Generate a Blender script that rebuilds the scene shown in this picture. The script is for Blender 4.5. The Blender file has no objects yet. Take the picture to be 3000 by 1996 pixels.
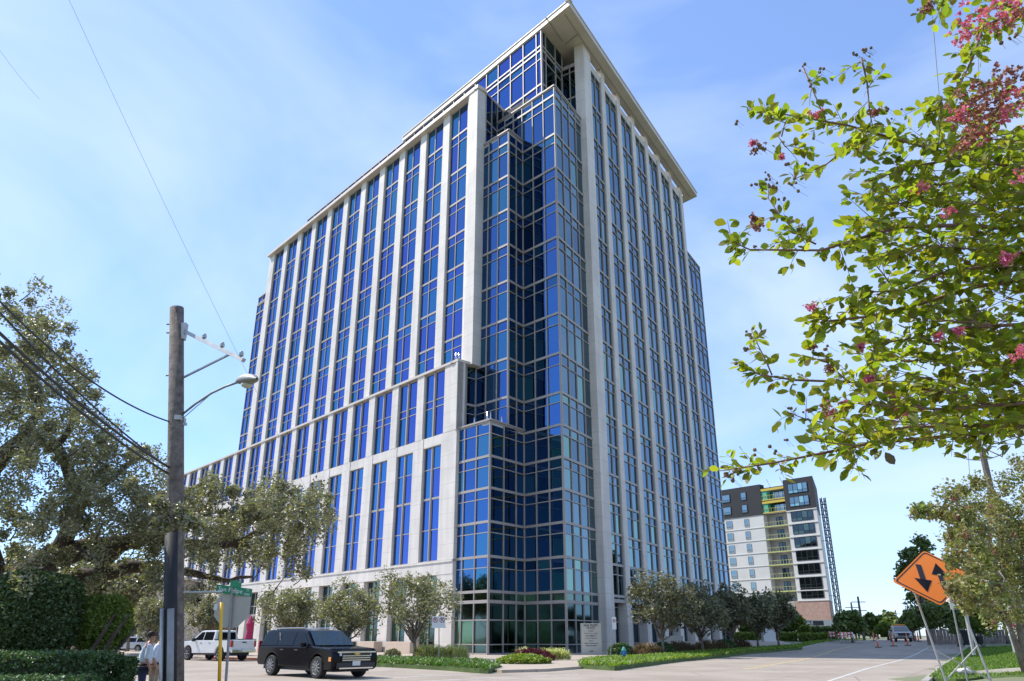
import bpy, bmesh, math, random
import numpy as np
from mathutils import Vector, Matrix
R = math.radians
S = bpy.context.scene
C = S.collection
# ---------------------------------------------------------------- camera
EYE = 1.7
FP = 2245.0; PITCH = math.atan(864 / 2245.0); PX = 1506.0; PY = 998.0   # focal length and principal point in photo pixels
cam = bpy.data.cameras.new('camera'); cam_o = bpy.data.objects.new('camera', cam); C.objects.link(cam_o)
cam_o.location = (0, 0, EYE); cam_o.rotation_euler = (R(90) + PITCH, 0, 0)
cam.sensor_width = 36; cam.lens = FP / 3000 * 36; cam.shift_x = (1500 - PX) / 3000
cam.clip_start = 0.1; cam.clip_end = 5000
S.camera = cam_o
# ---------------------------------------------------------------- world and sun
SUN_AZ = -70.0; SUN_EL = 50.0
w = bpy.data.worlds.new('World'); S.world = w; w.use_nodes = True
nt = w.node_tree; N = nt.nodes; L = nt.links
bg = N['Background']; bg.inputs[1].default_value = 0.15
sky = N.new('ShaderNodeTexSky'); sky.sky_type = 'NISHITA'; sky.sun_disc = False
sky.sun_elevation = R(SUN_EL); sky.sun_rotation = R(SUN_AZ); sky.air_density = 1.0; sky.dust_density = 0.1; sky.ozone_density = 3.0; sky.altitude = 300
tc = N.new('ShaderNodeTexCoord'); mp = N.new('ShaderNodeMapping'); mp.inputs['Scale'].default_value = (1.0, 1.1, 2.2); mp.inputs['Rotation'].default_value = (0.25, 0.1, 0.7)
nz = N.new('ShaderNodeTexNoise'); nz.inputs['Scale'].default_value = 1.5; nz.inputs['Detail'].default_value = 5; nz.inputs['Roughness'].default_value = 0.55; nz.inputs['Distortion'].default_value = 0.6
cr = N.new('ShaderNodeValToRGB'); cr.color_ramp.elements[0].position = 0.40; cr.color_ramp.elements[1].position = 0.74
cr.color_ramp.elements[0].color = (0.08, 0.08, 0.08, 1); cr.color_ramp.elements[1].color = (0.62, 0.62, 0.62, 1)
mx = N.new('ShaderNodeMix'); mx.data_type = 'RGBA'; mx.inputs[7].default_value = (3.6, 4.15, 4.9, 1)
L.new(tc.outputs['Generated'], mp.inputs[0]); L.new(mp.outputs[0], nz.inputs[0]); L.new(nz.outputs[0], cr.inputs[0]); L.new(cr.outputs[0], mx.inputs[0])
wb = N.new('ShaderNodeMix'); wb.data_type = 'RGBA'; wb.blend_type = 'MULTIPLY'; wb.inputs[0].default_value = 1; wb.inputs[7].default_value = (0.69, 0.88, 1.22, 1)   # camera white balance
sg_ = N.new('ShaderNodeGamma'); sg_.inputs[1].default_value = 0.72; sk2 = N.new('ShaderNodeMix'); sk2.data_type = 'RGBA'; sk2.blend_type = 'MULTIPLY'; sk2.inputs[0].default_value = 1; sk2.inputs[7].default_value = (1.25, 1.25, 1.25, 1)
L.new(sky.outputs[0], sg_.inputs[0]); L.new(sg_.outputs[0], sk2.inputs[6]); L.new(sk2.outputs[2], wb.inputs[6]); L.new(wb.outputs[2], mx.inputs[6]); L.new(mx.outputs[2], bg.inputs[0])
sl = bpy.data.lights.new('sun', 'SUN'); sl.energy = 3.3; sl.angle = R(0.55); sl.color = (1, 0.955, 0.88)
so = bpy.data.objects.new('sun', sl); C.objects.link(so)
sd = Vector((math.sin(R(SUN_AZ)) * math.cos(R(SUN_EL)), math.cos(R(SUN_AZ)) * math.cos(R(SUN_EL)), math.sin(R(SUN_EL))))
so.rotation_euler = sd.to_track_quat('Z', 'Y').to_euler(); so.location = (0, 0, 60)
S.view_settings.view_transform = 'Standard'; S.view_settings.look = 'None'; S.view_settings.gamma = 1; S.view_settings.exposure = 0.86
S.view_settings.use_curve_mapping = False
S.render.engine = 'CYCLES'; S.cycles.max_bounces = 6; S.cycles.diffuse_bounces = 3; S.cycles.glossy_bounces = 4; S.cycles.transparent_max_bounces = 8

# ---------------------------------------------------------------- helpers
def ray(px, py):
    a = (px - PX) / FP; b = (PY - py) / FP
    return a, math.cos(PITCH) - b * math.sin(PITCH), math.sin(PITCH) + b * math.cos(PITCH)
def at(px, py, Y):                                        # photo pixel seen at ground distance Y -> world point
    r = ray(px, py); return Vector((r[0] / r[1] * Y, Y, EYE + r[2] / r[1] * Y))
def H(x, y):                                              # the ground: flat at the crossing, rising up the side street and on the right verge
    q = (x - 1.5) * 0.8686 - (y - 40) * 0.4955
    ss = lambda t: (lambda u: u * u * (3 - 2 * u))(min(1, max(0, t)))
    return 0.95 * ss((y - 58) / 50) * ss((x + 2) / 14) + 0.65 * ss((q - 17.3) / 5) * (1 - ss((y - 50) / 50))
def G(px, py, up=0.0):                                    # photo pixel -> point on the ground raised by up
    r = ray(px, py); k = 1.0; Y = 10.0
    prev = None
    while Y < 400:
        x = r[0] / r[1] * Y; z = EYE + r[2] / r[1] * Y
        d = z - (H(x, Y) + up)
        if d < 0: return Vector((x, Y, H(x, Y) + up))
        Y *= 1.004
    return Vector((r[0] / r[1] * 400, 400, up))

def setp(b, k, v):
    if k in b.inputs: b.inputs[k].default_value = v
def mat(name, col, rough=0.6, metal=0.0, var=0.0, scale=5.0, bump=0.0, spec=0.5, coat=0.0, island=0.0, trans=0.0, col2=None, detail=6, bscale=None, emit=0.0):
    m = bpy.data.materials.new(name); m.use_nodes = True; t = m.node_tree; n = t.nodes; l = t.links
    b = n['Principled BSDF']; setp(b, 'Roughness', rough); setp(b, 'Metallic', metal); setp(b, 'Specular IOR Level', spec); setp(b, 'Coat Weight', coat)
    base = (*col, 1); b.inputs['Base Color'].default_value = base
    out = None
    tcn = n.new('ShaderNodeTexCoord')
    if col2 is None and (var or island):
        col2 = tuple(min(1, c * (1 + 1.2 * max(var, 0.001))) for c in col); cA = tuple(c * (1 - var) for c in col)
    else: cA = col
    if var or col2 is not None:
        no = n.new('ShaderNodeTexNoise'); no.inputs['Scale'].default_value = scale; no.inputs['Detail'].default_value = detail; no.inputs['Roughness'].default_value = 0.6
        l.new(tcn.outputs['Object'], no.inputs['Vector'])
        r = n.new('ShaderNodeValToRGB'); r.color_ramp.elements[0].position = 0.3; r.color_ramp.elements[1].position = 0.7
        r.color_ramp.elements[0].color = (*cA, 1); r.color_ramp.elements[1].color = (*col2, 1)
        l.new(no.outputs[0], r.inputs[0]); out = r.outputs[0]
        l.new(out, b.inputs['Base Color'])
    if island:
        g = n.new('ShaderNodeNewGeometry'); h = n.new('ShaderNodeHueSaturation')
        ma = n.new('ShaderNodeMapRange'); ma.inputs[3].default_value = 1 - island; ma.inputs[4].default_value = 1 + island
        mh = n.new('ShaderNodeMapRange'); mh.inputs[3].default_value = 0.5 - 0.045; mh.inputs[4].default_value = 0.5 + 0.025
        wn = n.new('ShaderNodeTexWhiteNoise'); wn.noise_dimensions = '1D'
        l.new(g.outputs['Random Per Island'], ma.inputs[0]); l.new(g.outputs['Random Per Island'], wn.inputs['W']); l.new(wn.outputs['Value'], mh.inputs[0])
        l.new(ma.outputs[0], h.inputs['Value']); l.new(mh.outputs[0], h.inputs['Hue'])
        if out: l.new(out, h.inputs['Color'])
        else: h.inputs['Color'].default_value = base
        l.new(h.outputs[0], b.inputs['Base Color']); out = h.outputs[0]
    if bump:
        bn = n.new('ShaderNodeTexNoise'); bn.inputs['Scale'].default_value = bscale or scale * 6; bn.inputs['Detail'].default_value = 5
        bu = n.new('ShaderNodeBump'); bu.inputs['Strength'].default_value = bump; bu.inputs['Distance'].default_value = 0.03
        l.new(tcn.outputs['Object'], bn.inputs['Vector']); l.new(bn.outputs[0], bu.inputs['Height']); l.new(bu.outputs[0], b.inputs['Normal'])
    if trans:
        tr = n.new('ShaderNodeBsdfTranslucent'); ms = n.new('ShaderNodeMixShader'); ms.inputs[0].default_value = trans
        gm = n.new('ShaderNodeMix'); gm.data_type = 'RGBA'; gm.blend_type = 'MULTIPLY'; gm.inputs[0].default_value = 1; gm.inputs[7].default_value = (1.5, 1.7, 0.55, 1)
        if out: l.new(out, gm.inputs[6])
        else: gm.inputs[6].default_value = base
        l.new(gm.outputs[2], tr.inputs[0]); l.new(b.outputs[0], ms.inputs[1]); l.new(tr.outputs[0], ms.inputs[2]); l.new(ms.outputs[0], n['Material Output'].inputs[0])
    if emit: b.inputs['Emission Color'].default_value = base; b.inputs['Emission Strength'].default_value = emit
    return m

class MB:
    def __init__(s): s.v = []; s.f = []; s.m = []
    def add(s, vs, fs, m=0):
        n = len(s.v); s.v += [tuple(v) for v in vs]; s.f += [tuple(i + n for i in f) for f in fs]; s.m += [m] * len(fs); return s
    def quad(s, a, b, c, d, m=0): return s.add([a, b, c, d], [(0, 1, 2, 3)], m)
    def hexa(s, p, m=0):                                  # 8 points: bottom 4 then top 4
        return s.add(p, [(0, 3, 2, 1), (4, 5, 6, 7), (0, 1, 5, 4), (1, 2, 6, 5), (2, 3, 7, 6), (3, 0, 4, 7)], m)
    def box(s, c, d, rz=0.0, m=0, rx=0.0, ry=0.0):
        M = Matrix.Rotation(rz, 3, 'Z') @ Matrix.Rotation(ry, 3, 'Y') @ Matrix.Rotation(rx, 3, 'X'); c = Vector(c)
        p = [c + M @ Vector((x * d[0] / 2, y * d[1] / 2, z * d[2] / 2)) for z in (-1, 1) for x, y in ((-1, -1), (1, -1), (1, 1), (-1, 1))]
        return s.hexa(p, m)
    def tube(s, pts, rad, n=8, m=0, cap=True):
        pts = [Vector(p) for p in pts]
        if not hasattr(rad, '__len__'): rad = [rad] * len(pts)
        vs = []; fs = []; prev = None
        for i, p in enumerate(pts):
            d = (pts[min(i + 1, len(pts) - 1)] - pts[max(i - 1, 0)])
            d = d.normalized() if d.length > 1e-9 else Vector((0, 0, 1))
            if prev is None: u = d.orthogonal().normalized()
            else:
                u = (prev - d * prev.dot(d)); u = u.normalized() if u.length > 1e-6 else d.orthogonal().normalized()
            prev = u; v = d.cross(u)
            for k in range(n):
                a = 2 * math.pi * k / n; vs.append(p + (u * math.cos(a) + v * math.sin(a)) * rad[i])
        for i in range(len(pts) - 1):
            for k in range(n): fs.append((i * n + k, i * n + (k + 1) % n, (i + 1) * n + (k + 1) % n, (i + 1) * n + k))
        if cap: fs.append(tuple(range(n - 1, -1, -1))); fs.append(tuple((len(pts) - 1) * n + k for k in range(n)))
        return s.add(vs, fs, m)
    def cyl(s, c, r, h, n=16, m=0, r2=None): c = Vector(c); return s.tube([c, c + Vector((0, 0, h))], [r, r if r2 is None else r2], n, m)
    def lathe(s, c, prof, n=20, m=0):
        c = Vector(c); return s.tube([c + Vector((0, 0, z)) for r, z in prof], [r for r, z in prof], n, m)
    def prism(s, poly, z0, z1, m=0):
        n = len(poly); vs = [(p[0], p[1], z0) for p in poly] + [(p[0], p[1], z1) for p in poly]
        return s.add(vs, [tuple(range(n - 1, -1, -1)), tuple(range(n, 2 * n))] + [(i, (i + 1) % n, n + (i + 1) % n, n + i) for i in range(n)], m)
    def sphere(s, c, r, n=10, k=7, m=0):
        c = Vector(c); r = Vector(r) if hasattr(r, '__len__') else Vector((r, r, r)); vs = []; fs = []
        for i in range(k + 1):
            th = math.pi * i / k
            for j in range(n):
                a = 2 * math.pi * j / n; vs.append(c + Vector((r.x * math.sin(th) * math.cos(a), r.y * math.sin(th) * math.sin(a), r.z * math.cos(th))))
        for i in range(k):
            for j in range(n): fs.append((i * n + j, i * n + (j + 1) % n, (i + 1) * n + (j + 1) % n, (i + 1) * n + j))
        return s.add(vs, fs, m)
    def build(s, name, mats, parent=None, smooth=False, bevel=0.0, loc=None, recalc=True):
        me = bpy.data.meshes.new(name); me.from_pydata(s.v, [], s.f)
        if not isinstance(mats, (list, tuple)): mats = [mats]
        for m in mats: me.materials.append(m)
        if len(mats) > 1: me.polygons.foreach_set('material_index', s.m)
        if recalc and len(s.f) < 20000:
            bm = bmesh.new(); bm.from_mesh(me); bmesh.ops.recalc_face_normals(bm, faces=bm.faces); bm.to_mesh(me); bm.free()
        if smooth: me.polygons.foreach_set('use_smooth', [True] * len(me.polygons))
        me.update()
        o = bpy.data.objects.new(name, me); C.objects.link(o)
        if parent is not None: o.parent = parent
        if loc is not None: o.location = loc
        if bevel:
            b = o.modifiers.new('bevel', 'BEVEL'); b.width = bevel; b.segments = 2; b.limit_method = 'ANGLE'; b.angle_limit = R(35)
        return o
def npmesh(name, v, f, mats, parent=None, smooth=False, mi=None):
    me = bpy.data.meshes.new(name); v = np.asarray(v, dtype=np.float32); f = np.asarray(f, dtype=np.int32)
    me.vertices.add(len(v)); me.vertices.foreach_set('co', v.ravel())
    k = f.shape[1]; me.loops.add(f.size); me.loops.foreach_set('vertex_index', f.ravel())
    me.polygons.add(len(f)); me.polygons.foreach_set('loop_start', np.arange(0, f.size, k, dtype=np.int32)); me.polygons.foreach_set('loop_total', np.full(len(f), k, dtype=np.int32))
    if not isinstance(mats, (list, tuple)): mats = [mats]
    for m in mats: me.materials.append(m)
    if mi is not None: me.polygons.foreach_set('material_index', mi)
    me.update(calc_edges=True); me.validate()
    o = bpy.data.objects.new(name, me); C.objects.link(o)
    if parent is not None: o.parent = parent
    return o
def tag(o, label=None, cat=None, group=None, kind=None):
    if label: o['label'] = label
    if cat: o['category'] = cat
    if group: o['group'] = group
    if kind: o['kind'] = kind
    return o
def empty(name, loc=(0, 0, 0), rz=0.0):
    o = bpy.data.objects.new(name, None); C.objects.link(o); o.location = loc; o.rotation_euler = (0, 0, rz); o.empty_display_size = 0.3; return o
def copy_tree(o, parent=None):
    c = o.copy(); C.objects.link(c)
    if parent is not None: c.parent = parent
    for ch in list(o.children): copy_tree(ch, c)
    return c
def text(name, s, size, mats, parent, M, bold=0.0, align='CENTER', ext=0.004):
    cu = bpy.data.curves.new(name, 'FONT'); cu.body = s; cu.size = size; cu.align_x = align; cu.align_y = 'CENTER'; cu.extrude = ext; cu.offset = bold; cu.resolution_u = 2
    t = bpy.data.objects.new(name + '_tmp', cu); C.objects.link(t); bpy.context.view_layer.update()
    me = bpy.data.meshes.new_from_object(t.evaluated_get(bpy.context.evaluated_depsgraph_get())); bpy.data.objects.remove(t)
    me.materials.clear(); me.materials.append(mats); me.name = name
    o = bpy.data.objects.new(name, me); C.objects.link(o); o.parent = parent; o.matrix_local = M; return o

class Frame:                                              # a wall plane: s along it, o outwards, z up
    def __init__(s, p, d, out):
        s.p = Vector(p).to_2d() if len(p) > 2 else Vector(p); s.d = Vector(d).normalized(); n = Vector((s.d.y, -s.d.x))
        s.n = n if n.dot(Vector(out)) > 0 else -n
    def P(s, a, o, z): q = s.p + s.d * a + s.n * o; return Vector((q.x, q.y, z))
    def box(s, mb, s0, s1, o0, o1, z0, z1, m=0):
        mb.hexa([s.P(a, o, z) for z in (z0, z1) for a, o in ((s0, o0), (s1, o0), (s1, o1), (s0, o1))], m)
def seg(p0, p1, out): f = Frame(p0, (p1[0] - p0[0], p1[1] - p0[1]), out); f.len = (Vector(p1) - Vector(p0)).length; return f
rng = random.Random(7)
def glazing(fr, S_, Z_, glass, frame, o=0.0, gm=0, mull=0.075, deep=0.14, gm2=None):
    """S_: mullion positions, Z_: (height, thickness) of the rails. Adds panes to glass and bars to frame."""
    for i in range(len(S_) - 1):
        for j in range(len(Z_) - 1):
            a, b = S_[i], S_[i + 1]; z0, z1 = Z_[j][0], Z_[j + 1][0]
            t = [rng.uniform(-0.012, 0.012) for _ in range(3)]
            p = [fr.P(a, o + t[0], z0), fr.P(b, o + t[1], z0), fr.P(b, o + t[1] + t[2], z1), fr.P(a, o + t[0] + t[2], z1)]
            mm = gm if gm2 is None or z1 > gm2[0] else gm2[1]
            glass.add(p, [(0, 1, 2, 3)], mm)
    for a in S_: fr.box(frame, a - mull / 2, a + mull / 2, o - 0.05, o + deep, Z_[0][0], Z_[-1][0])
    for z, th in Z_:
        for i in range(len(S_) - 1): fr.box(frame, S_[i] + mull / 2, S_[i + 1] - mull / 2, o - 0.05, o + deep - (0.012 if th > 0.2 else 0.03), z - th / 2, z + th / 2)
# ---------------------------------------------------------------- materials of the tower
def stone_mat(name, col, jz=1.45, dark=0.72):
    m = bpy.data.materials.new(name); m.use_nodes = True; t = m.node_tree; n = t.nodes; l = t.links; b = n['Principled BSDF']
    setp(b, 'Roughness', 0.65)
    g = n.new('ShaderNodeNewGeometry'); sx = n.new('ShaderNodeSeparateXYZ'); l.new(g.outputs['Position'], sx.inputs[0])
    def joint(sock, step, off=0.0):
        a = n.new('ShaderNodeMath'); a.operation = 'ADD'; a.inputs[1].default_value = off; l.new(sock, a.inputs[0])
        d = n.new('ShaderNodeMath'); d.operation = 'PINGPONG'; d.inputs[1].default_value = step / 2; l.new(a.outputs[0], d.inputs[0])
        c = n.new('ShaderNodeMath'); c.operation = 'LESS_THAN'; c.inputs[1].default_value = 0.022; l.new(d.outputs[0], c.inputs[0]); return c.outputs[0]
    j = joint(sx.outputs['Z'], jz, 0.3)
    no = n.new('ShaderNodeTexNoise'); no.inputs['Scale'].default_value = 0.35; no.inputs['Detail'].default_value = 8; l.new(g.outputs['Position'], no.inputs['Vector'])
    r = n.new('ShaderNodeValToRGB'); r.color_ramp.elements[0].position = 0.3; r.color_ramp.elements[1].position = 0.72
    r.color_ramp.elements[0].color = (*[c * 0.9 for c in col], 1); r.color_ramp.elements[1].color = (*[min(1, c * 1.06) for c in col], 1); l.new(no.outputs[0], r.inputs[0])
    # each cladding panel a slightly different shade
    fl = n.new('ShaderNodeVectorMath'); fl.operation = 'SNAP'; fl.inputs[1].default_value = (2.6, 2.6, jz); l.new(g.outputs['Position'], fl.inputs[0])
    wn = n.new('ShaderNodeTexWhiteNoise'); l.new(fl.outputs[0], wn.inputs['Vector'])
    mr = n.new('ShaderNodeMapRange'); mr.inputs[3].default_value = 0.955; mr.inputs[4].default_value = 1.03; l.new(wn.outputs['Value'], mr.inputs[0])
    hs = n.new('ShaderNodeHueSaturation'); l.new(mr.outputs[0], hs.inputs['Value']); l.new(r.outputs[0], hs.inputs['Color'])
    sm = n.new('ShaderNodeMapping'); sm.inputs['Scale'].default_value = (1.6, 1.6, 0.12); l.new(g.outputs['Position'], sm.inputs[0]); sn = n.new('ShaderNodeTexNoise'); sn.inputs['Scale'].default_value = 1.0; sn.inputs['Detail'].default_value = 6; l.new(sm.outputs[0], sn.inputs['Vector'])
    sr = n.new('ShaderNodeMapRange'); sr.inputs[1].default_value = 0.35; sr.inputs[2].default_value = 0.65; sr.inputs[3].default_value = 0.90; sr.inputs[4].default_value = 1.03; l.new(sn.outputs[0], sr.inputs[0])
    h2 = n.new('ShaderNodeHueSaturation'); l.new(sr.outputs[0], h2.inputs['Value']); l.new(hs.outputs[0], h2.inputs['Color']); hs = h2
    mx = n.new('ShaderNodeMix'); mx.data_type = 'RGBA'; mx.inputs[7].default_value = (*[c * dark for c in col], 1); l.new(j, mx.inputs[0]); l.new(hs.outputs[0], mx.inputs[6]); l.new(mx.outputs[2], b.inputs['Base Color'])
    return m
def glass_mat(name, col, col2, rough=0.03, spec=1.0):
    """coated window glass: a tinted mirror, every pane a little different, slightly wavy"""
    m = bpy.data.materials.new(name); m.use_nodes = True; t = m.node_tree; n = t.nodes; l = t.links; b = n['Principled BSDF']
    setp(b, 'Roughness', rough); setp(b, 'Metallic', 1.0)
    if 'Specular Tint' in b.inputs: b.inputs['Specular Tint'].default_value = (0.62, 0.76, 1.0, 1)
    g = n.new('ShaderNodeNewGeometry'); mx = n.new('ShaderNodeValToRGB'); e = mx.color_ramp.elements; e[0].color = (*col, 1); e[1].position = .6; e[1].color = (*col2, 1)
    for p_, k_ in ((.78, (1.15, 1.22, 1.0)), (.83, (.52, .52, .55)), (.90, (.80, .9, .95)), (.94, (1.1, 1.25, .92))): q_ = e.new(p_); q_.color = (*[c * f for c, f in zip(col, k_)], 1)
    l.new(g.outputs['Random Per Island'], mx.inputs[0]); l.new(mx.outputs[0], b.inputs['Base Color'])
    no = n.new('ShaderNodeTexNoise'); no.inputs['Scale'].default_value = 0.55; no.inputs['Detail'].default_value = 2; l.new(g.outputs['Position'], no.inputs['Vector'])
    bu = n.new('ShaderNodeBump'); bu.inputs['Strength'].default_value = 0.25; bu.inputs['Distance'].default_value = 0.02; l.new(no.outputs[0], bu.inputs['Height']); l.new(bu.outputs[0], b.inputs['Normal'])
    return m
M_stone = stone_mat('pale_stone', (0.68, 0.625, 0.56))
M_stone2 = stone_mat('pale_stone_warmed_for_shade', (0.70, 0.62, 0.54), 1.45)  # pale stone again, its colour warmed against the blue shade on this front
M_blue = glass_mat('glass_blue_reflection_tint', (0.06, 0.16, 0.36), (0.085, 0.12, 0.36))  # one tower glass throughout; each front's sky reflection is put into its tint
M_corn = glass_mat('glass_corner_reflection_tint', (0.06, 0.15, 0.31), (0.055, 0.115, 0.29))  # same glass, the stepped corner's reflection put into the colour
M_grey = glass_mat('glass_grey_reflection_tint', (0.20, 0.265, 0.275), (0.13, 0.18, 0.20))  # same glass, greyed for the duller sky the right front reflects
M_dark = glass_mat('glass_dark_reflection_tint', (0.09, 0.125, 0.125), (0.055, 0.08, 0.09))  # same glass, darkened for faces that mirror the tower itself
M_green = glass_mat('green_glass', (0.115, 0.165, 0.155), (0.08, 0.12, 0.12), 0.06)
M_mull = mat('bronze_grey_aluminium', (0.37, 0.325, 0.29), 0.5, 0.1, var=0.05, scale=0.6)
M_core = mat('dark_interior', (0.05, 0.055, 0.06), 0.8, var=0.2, scale=0.4)
M_roofc = mat('roof_concrete', (0.48, 0.47, 0.45), 0.8, var=0.1, scale=0.5)
M_fascia = mat('fascia_metal', (0.60, 0.52, 0.44), 0.5, 0.1, var=0.06, scale=0.5)
M_steel = mat('brushed_steel', (0.6, 0.6, 0.6), 0.25, 0.9, var=0.08, scale=6)

BAND = [5.37, 8.38, 11.46, 14.54, 17.55, 20.72, 23.98, 28.1, 32.45, 36.85, 41.2, 45.55, 49.9, 54.3, 59.6]
def rails(z0, z1, thick=0.24, ends=0.16, big_ground=True):
    z = [(z0, ends)]
    for b in BAND:
        t = b - (1.2 if b > 24.5 else 0.97)
        if b < 6:
            if b > z0 + 0.4 and big_ground: z += [(0.95, 0.08), (2.97, 0.10), (4.51, 0.28)]
            if z0 + 0.3 < b < z1 - 0.3: z.append((b, thick))
            continue
        if z0 + 0.4 < t < z1 - 0.4: z.append((t, 0.08))
        if z0 + 0.4 < b < z1 - 0.4: z.append((b, thick))
    z = [q for q in z if z0 <= q[0] < z1]
    return sorted(z) + [(z1, ends)]
LF = Frame((-5.62, 78.11), (math.cos(R(131.1)), math.sin(R(131.1))), (-0.7536, -0.657))     # long left front
RF = Frame((4.62, 70.85), (math.cos(R(60.3)), math.sin(R(60.3))), (0.8686, -0.4955))        # right front
tower = tag(empty('office_tower', (4.6, 72, 0)), 'tall blue glass office tower with white stone piers, stepped glass corner and flat overhanging roof', 'office tower')
TO = tower
class Piece:
    """children of the tower: coordinates are world, so offset by the parent's location"""
    pass
def tb(mb, name, mats, parent=None, **k):
    o = mb.build(name, mats, parent or TO, **k)
    if parent is None: o.location = -TO.location
    return o
C1 = (4.62, 71.95); V1 = (1.0, 75.75); C2 = (-0.6, 73.6); V2 = (-4.02, 77.0); C3 = (-2.27, 71.45); L3 = (-5.68, 75.1); RE = (8.2, 78.2)
UO = (-0.75, -0.66); VO = (0.87, -0.49)
def bay(p0, p1, out, S_n, z0, z1, gm, name='corner_glazing', gm2=None, S_=None):
    fr = seg(p0, p1, out); g = MB(); f = MB()
    SS = S_ or [fr.len * i / S_n for i in range(S_n + 1)]
    glazing(fr, SS, rails(z0, z1), g, f, gm2=gm2, gm=0, mull=0.09, deep=0.12)
    fo = tb(f, name, M_mull); tb(g, 'glass', gm, fo, recalc=False)
    return fo
ZB = 0.17
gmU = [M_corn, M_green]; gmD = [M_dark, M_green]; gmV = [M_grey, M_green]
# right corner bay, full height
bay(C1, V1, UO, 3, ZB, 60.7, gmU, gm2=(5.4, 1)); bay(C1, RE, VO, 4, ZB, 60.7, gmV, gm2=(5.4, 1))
# middle bay above the low one
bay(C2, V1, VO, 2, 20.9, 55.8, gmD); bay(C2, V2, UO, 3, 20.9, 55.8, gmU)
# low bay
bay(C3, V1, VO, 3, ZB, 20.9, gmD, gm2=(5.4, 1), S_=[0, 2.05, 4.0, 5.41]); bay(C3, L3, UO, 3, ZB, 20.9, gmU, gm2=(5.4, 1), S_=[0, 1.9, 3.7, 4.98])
# upper return of the right bay, above the middle one, and the tower's flank beside it
SX = (-2.12, 79.0); PQ = (-3.45, 76.6); PHP = (-1.45, 80.05)
bay(V1, SX, UO, 3, 55.8, 60.7, gmU)
bay(PQ, PHP, (0.83, -0.55), 3, 55.8, 63.6, gmD)
bay((-5.0, 76.2), V2, (0.83, -0.55), 1, 20.9, 28.2, gmD)
# copings of the three bays
for pts, z in (([RE, C1, V1, SX], 60.78), ([V1, C2, V2], 55.88), ([V1, C3, L3], 20.98)):
    cp = MB()
    for a, b in zip(pts, pts[1:]):
        f = seg(a, b, UO if (b[0] - a[0]) * (b[1] - a[1]) < 0 else VO); f.box(cp, -0.1, f.len + 0.1, -0.35, 0.2, z, z + 0.16)
    tb(cp, 'bay_coping', M_mull)
for pts, z in (([C1, RE, (7.2, 82), (-1.0, 82), SX, V1], 60.4), ([V1, C2, V2, (-3, 79)], 55.5), ([V1, C3, L3, (-4.9, 76.4), V2], 20.6)):
    rd = MB(); rd.prism(pts, z, z + 0.32); tb(rd, 'bay_roof', M_roofc)
# ---------------------------------------------------------------- left front, tower part
LC = [1.75 + 5.08 * k for k in range(11)]
zw = [z for z in rails(28.3, 63.45)]
for c in LC:
    g = MB(); f = MB(); glazing(LF, [c - 1.95, c, c + 1.62], zw, g, f, mull=0.09, deep=0.1)
    fo = tb(f, 'window_strip', M_mull); tb(g, 'glass', M_blue, fo, recalc=False)
def pier_spans(cs, hw, first, last):
    e = [first] + [x for c in cs for x in (c - hw, c + hw)] + [last]; return [(e[i], e[i + 1]) for i in range(0, len(e), 2)]
for i, (a, b) in enumerate(pier_spans(LC, 1.70, -2.75, 56.1)):
    p = MB()
    if i == 0: p.prism([LF.P(-2.75, 0.75, 0), LF.P(b - 1.2, 0.75, 0), LF.P(b - .33, 0.32, 0), LF.P(b - .33, -0.4, 0), (-3.45, 77.3), (-3.45, 76.6)], 28.2, 63.5)
    else: LF.box(p, a, b - .33 * (i < 11), -0.4, 0.32, 28.2, 63.5)
    tb(p, 'pier', M_stone)
p = MB(); LF.box(p, -2.85, 56.2, -0.6, 0.86, 63.5, 63.98); f = seg((-4.55, 75.4), PHP, (0.83, -0.55)); f.box(p, 0.2, f.len + 1.5, -0.5, 0.12, 63.5, 63.97); tb(p, 'tower_coping', M_fascia)
# ---------------------------------------------------------------- left front, podium part
PC = [1.75 + 5.055 * k for k in range(16)]; PO = 2.1
for k, c in enumerate(PC):
    g = MB(); f = MB(); W = 1.66
    glazing(LF, [c - W - .33, c - 0.14, c + 0.14, c + W], [(20.98, .12), (24.15, .09), (24.95, .09), (28.0, .14)], g, f, o=PO, mull=0.1, deep=0.1)
    LF.box(f, c - 0.1, c + 0.1, PO, PO + 0.18, 20.98, 28.0)
    fo = tb(f, 'upper_podium_window', M_mull); tb(g, 'glass', M_blue, fo, recalc=False)
    g = MB(); f = MB(); W = 1.40
    glazing(LF, [c - W - .33, c - 0.12, c + 0.12, c + W], [(8.45, .12), (11.47, .09), (14.56, .22), (17.58, .09), (19.9, .12)], g, f, o=PO, mull=0.1, deep=0.1)
    LF.box(f, c - 0.08, c + 0.08, PO, PO + 0.16, 8.45, 19.9)
    fo = tb(f, 'lower_podium_window', M_mull); tb(g, 'glass', M_blue, fo, recalc=False)
    g = MB(); f = MB()
    glazing(LF, [c - W - .33, c, c + W], [(0.35, .1), (3.5, .1), (4.2, .28), (5.35, .09), (7.08, .1)], g, f, o=PO - 0.25, mull=0.12, deep=0.1)
    fo = tb(f, 'shopfront_window', M_mull); tb(g, 'glass', M_green, fo, recalc=False)
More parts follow.
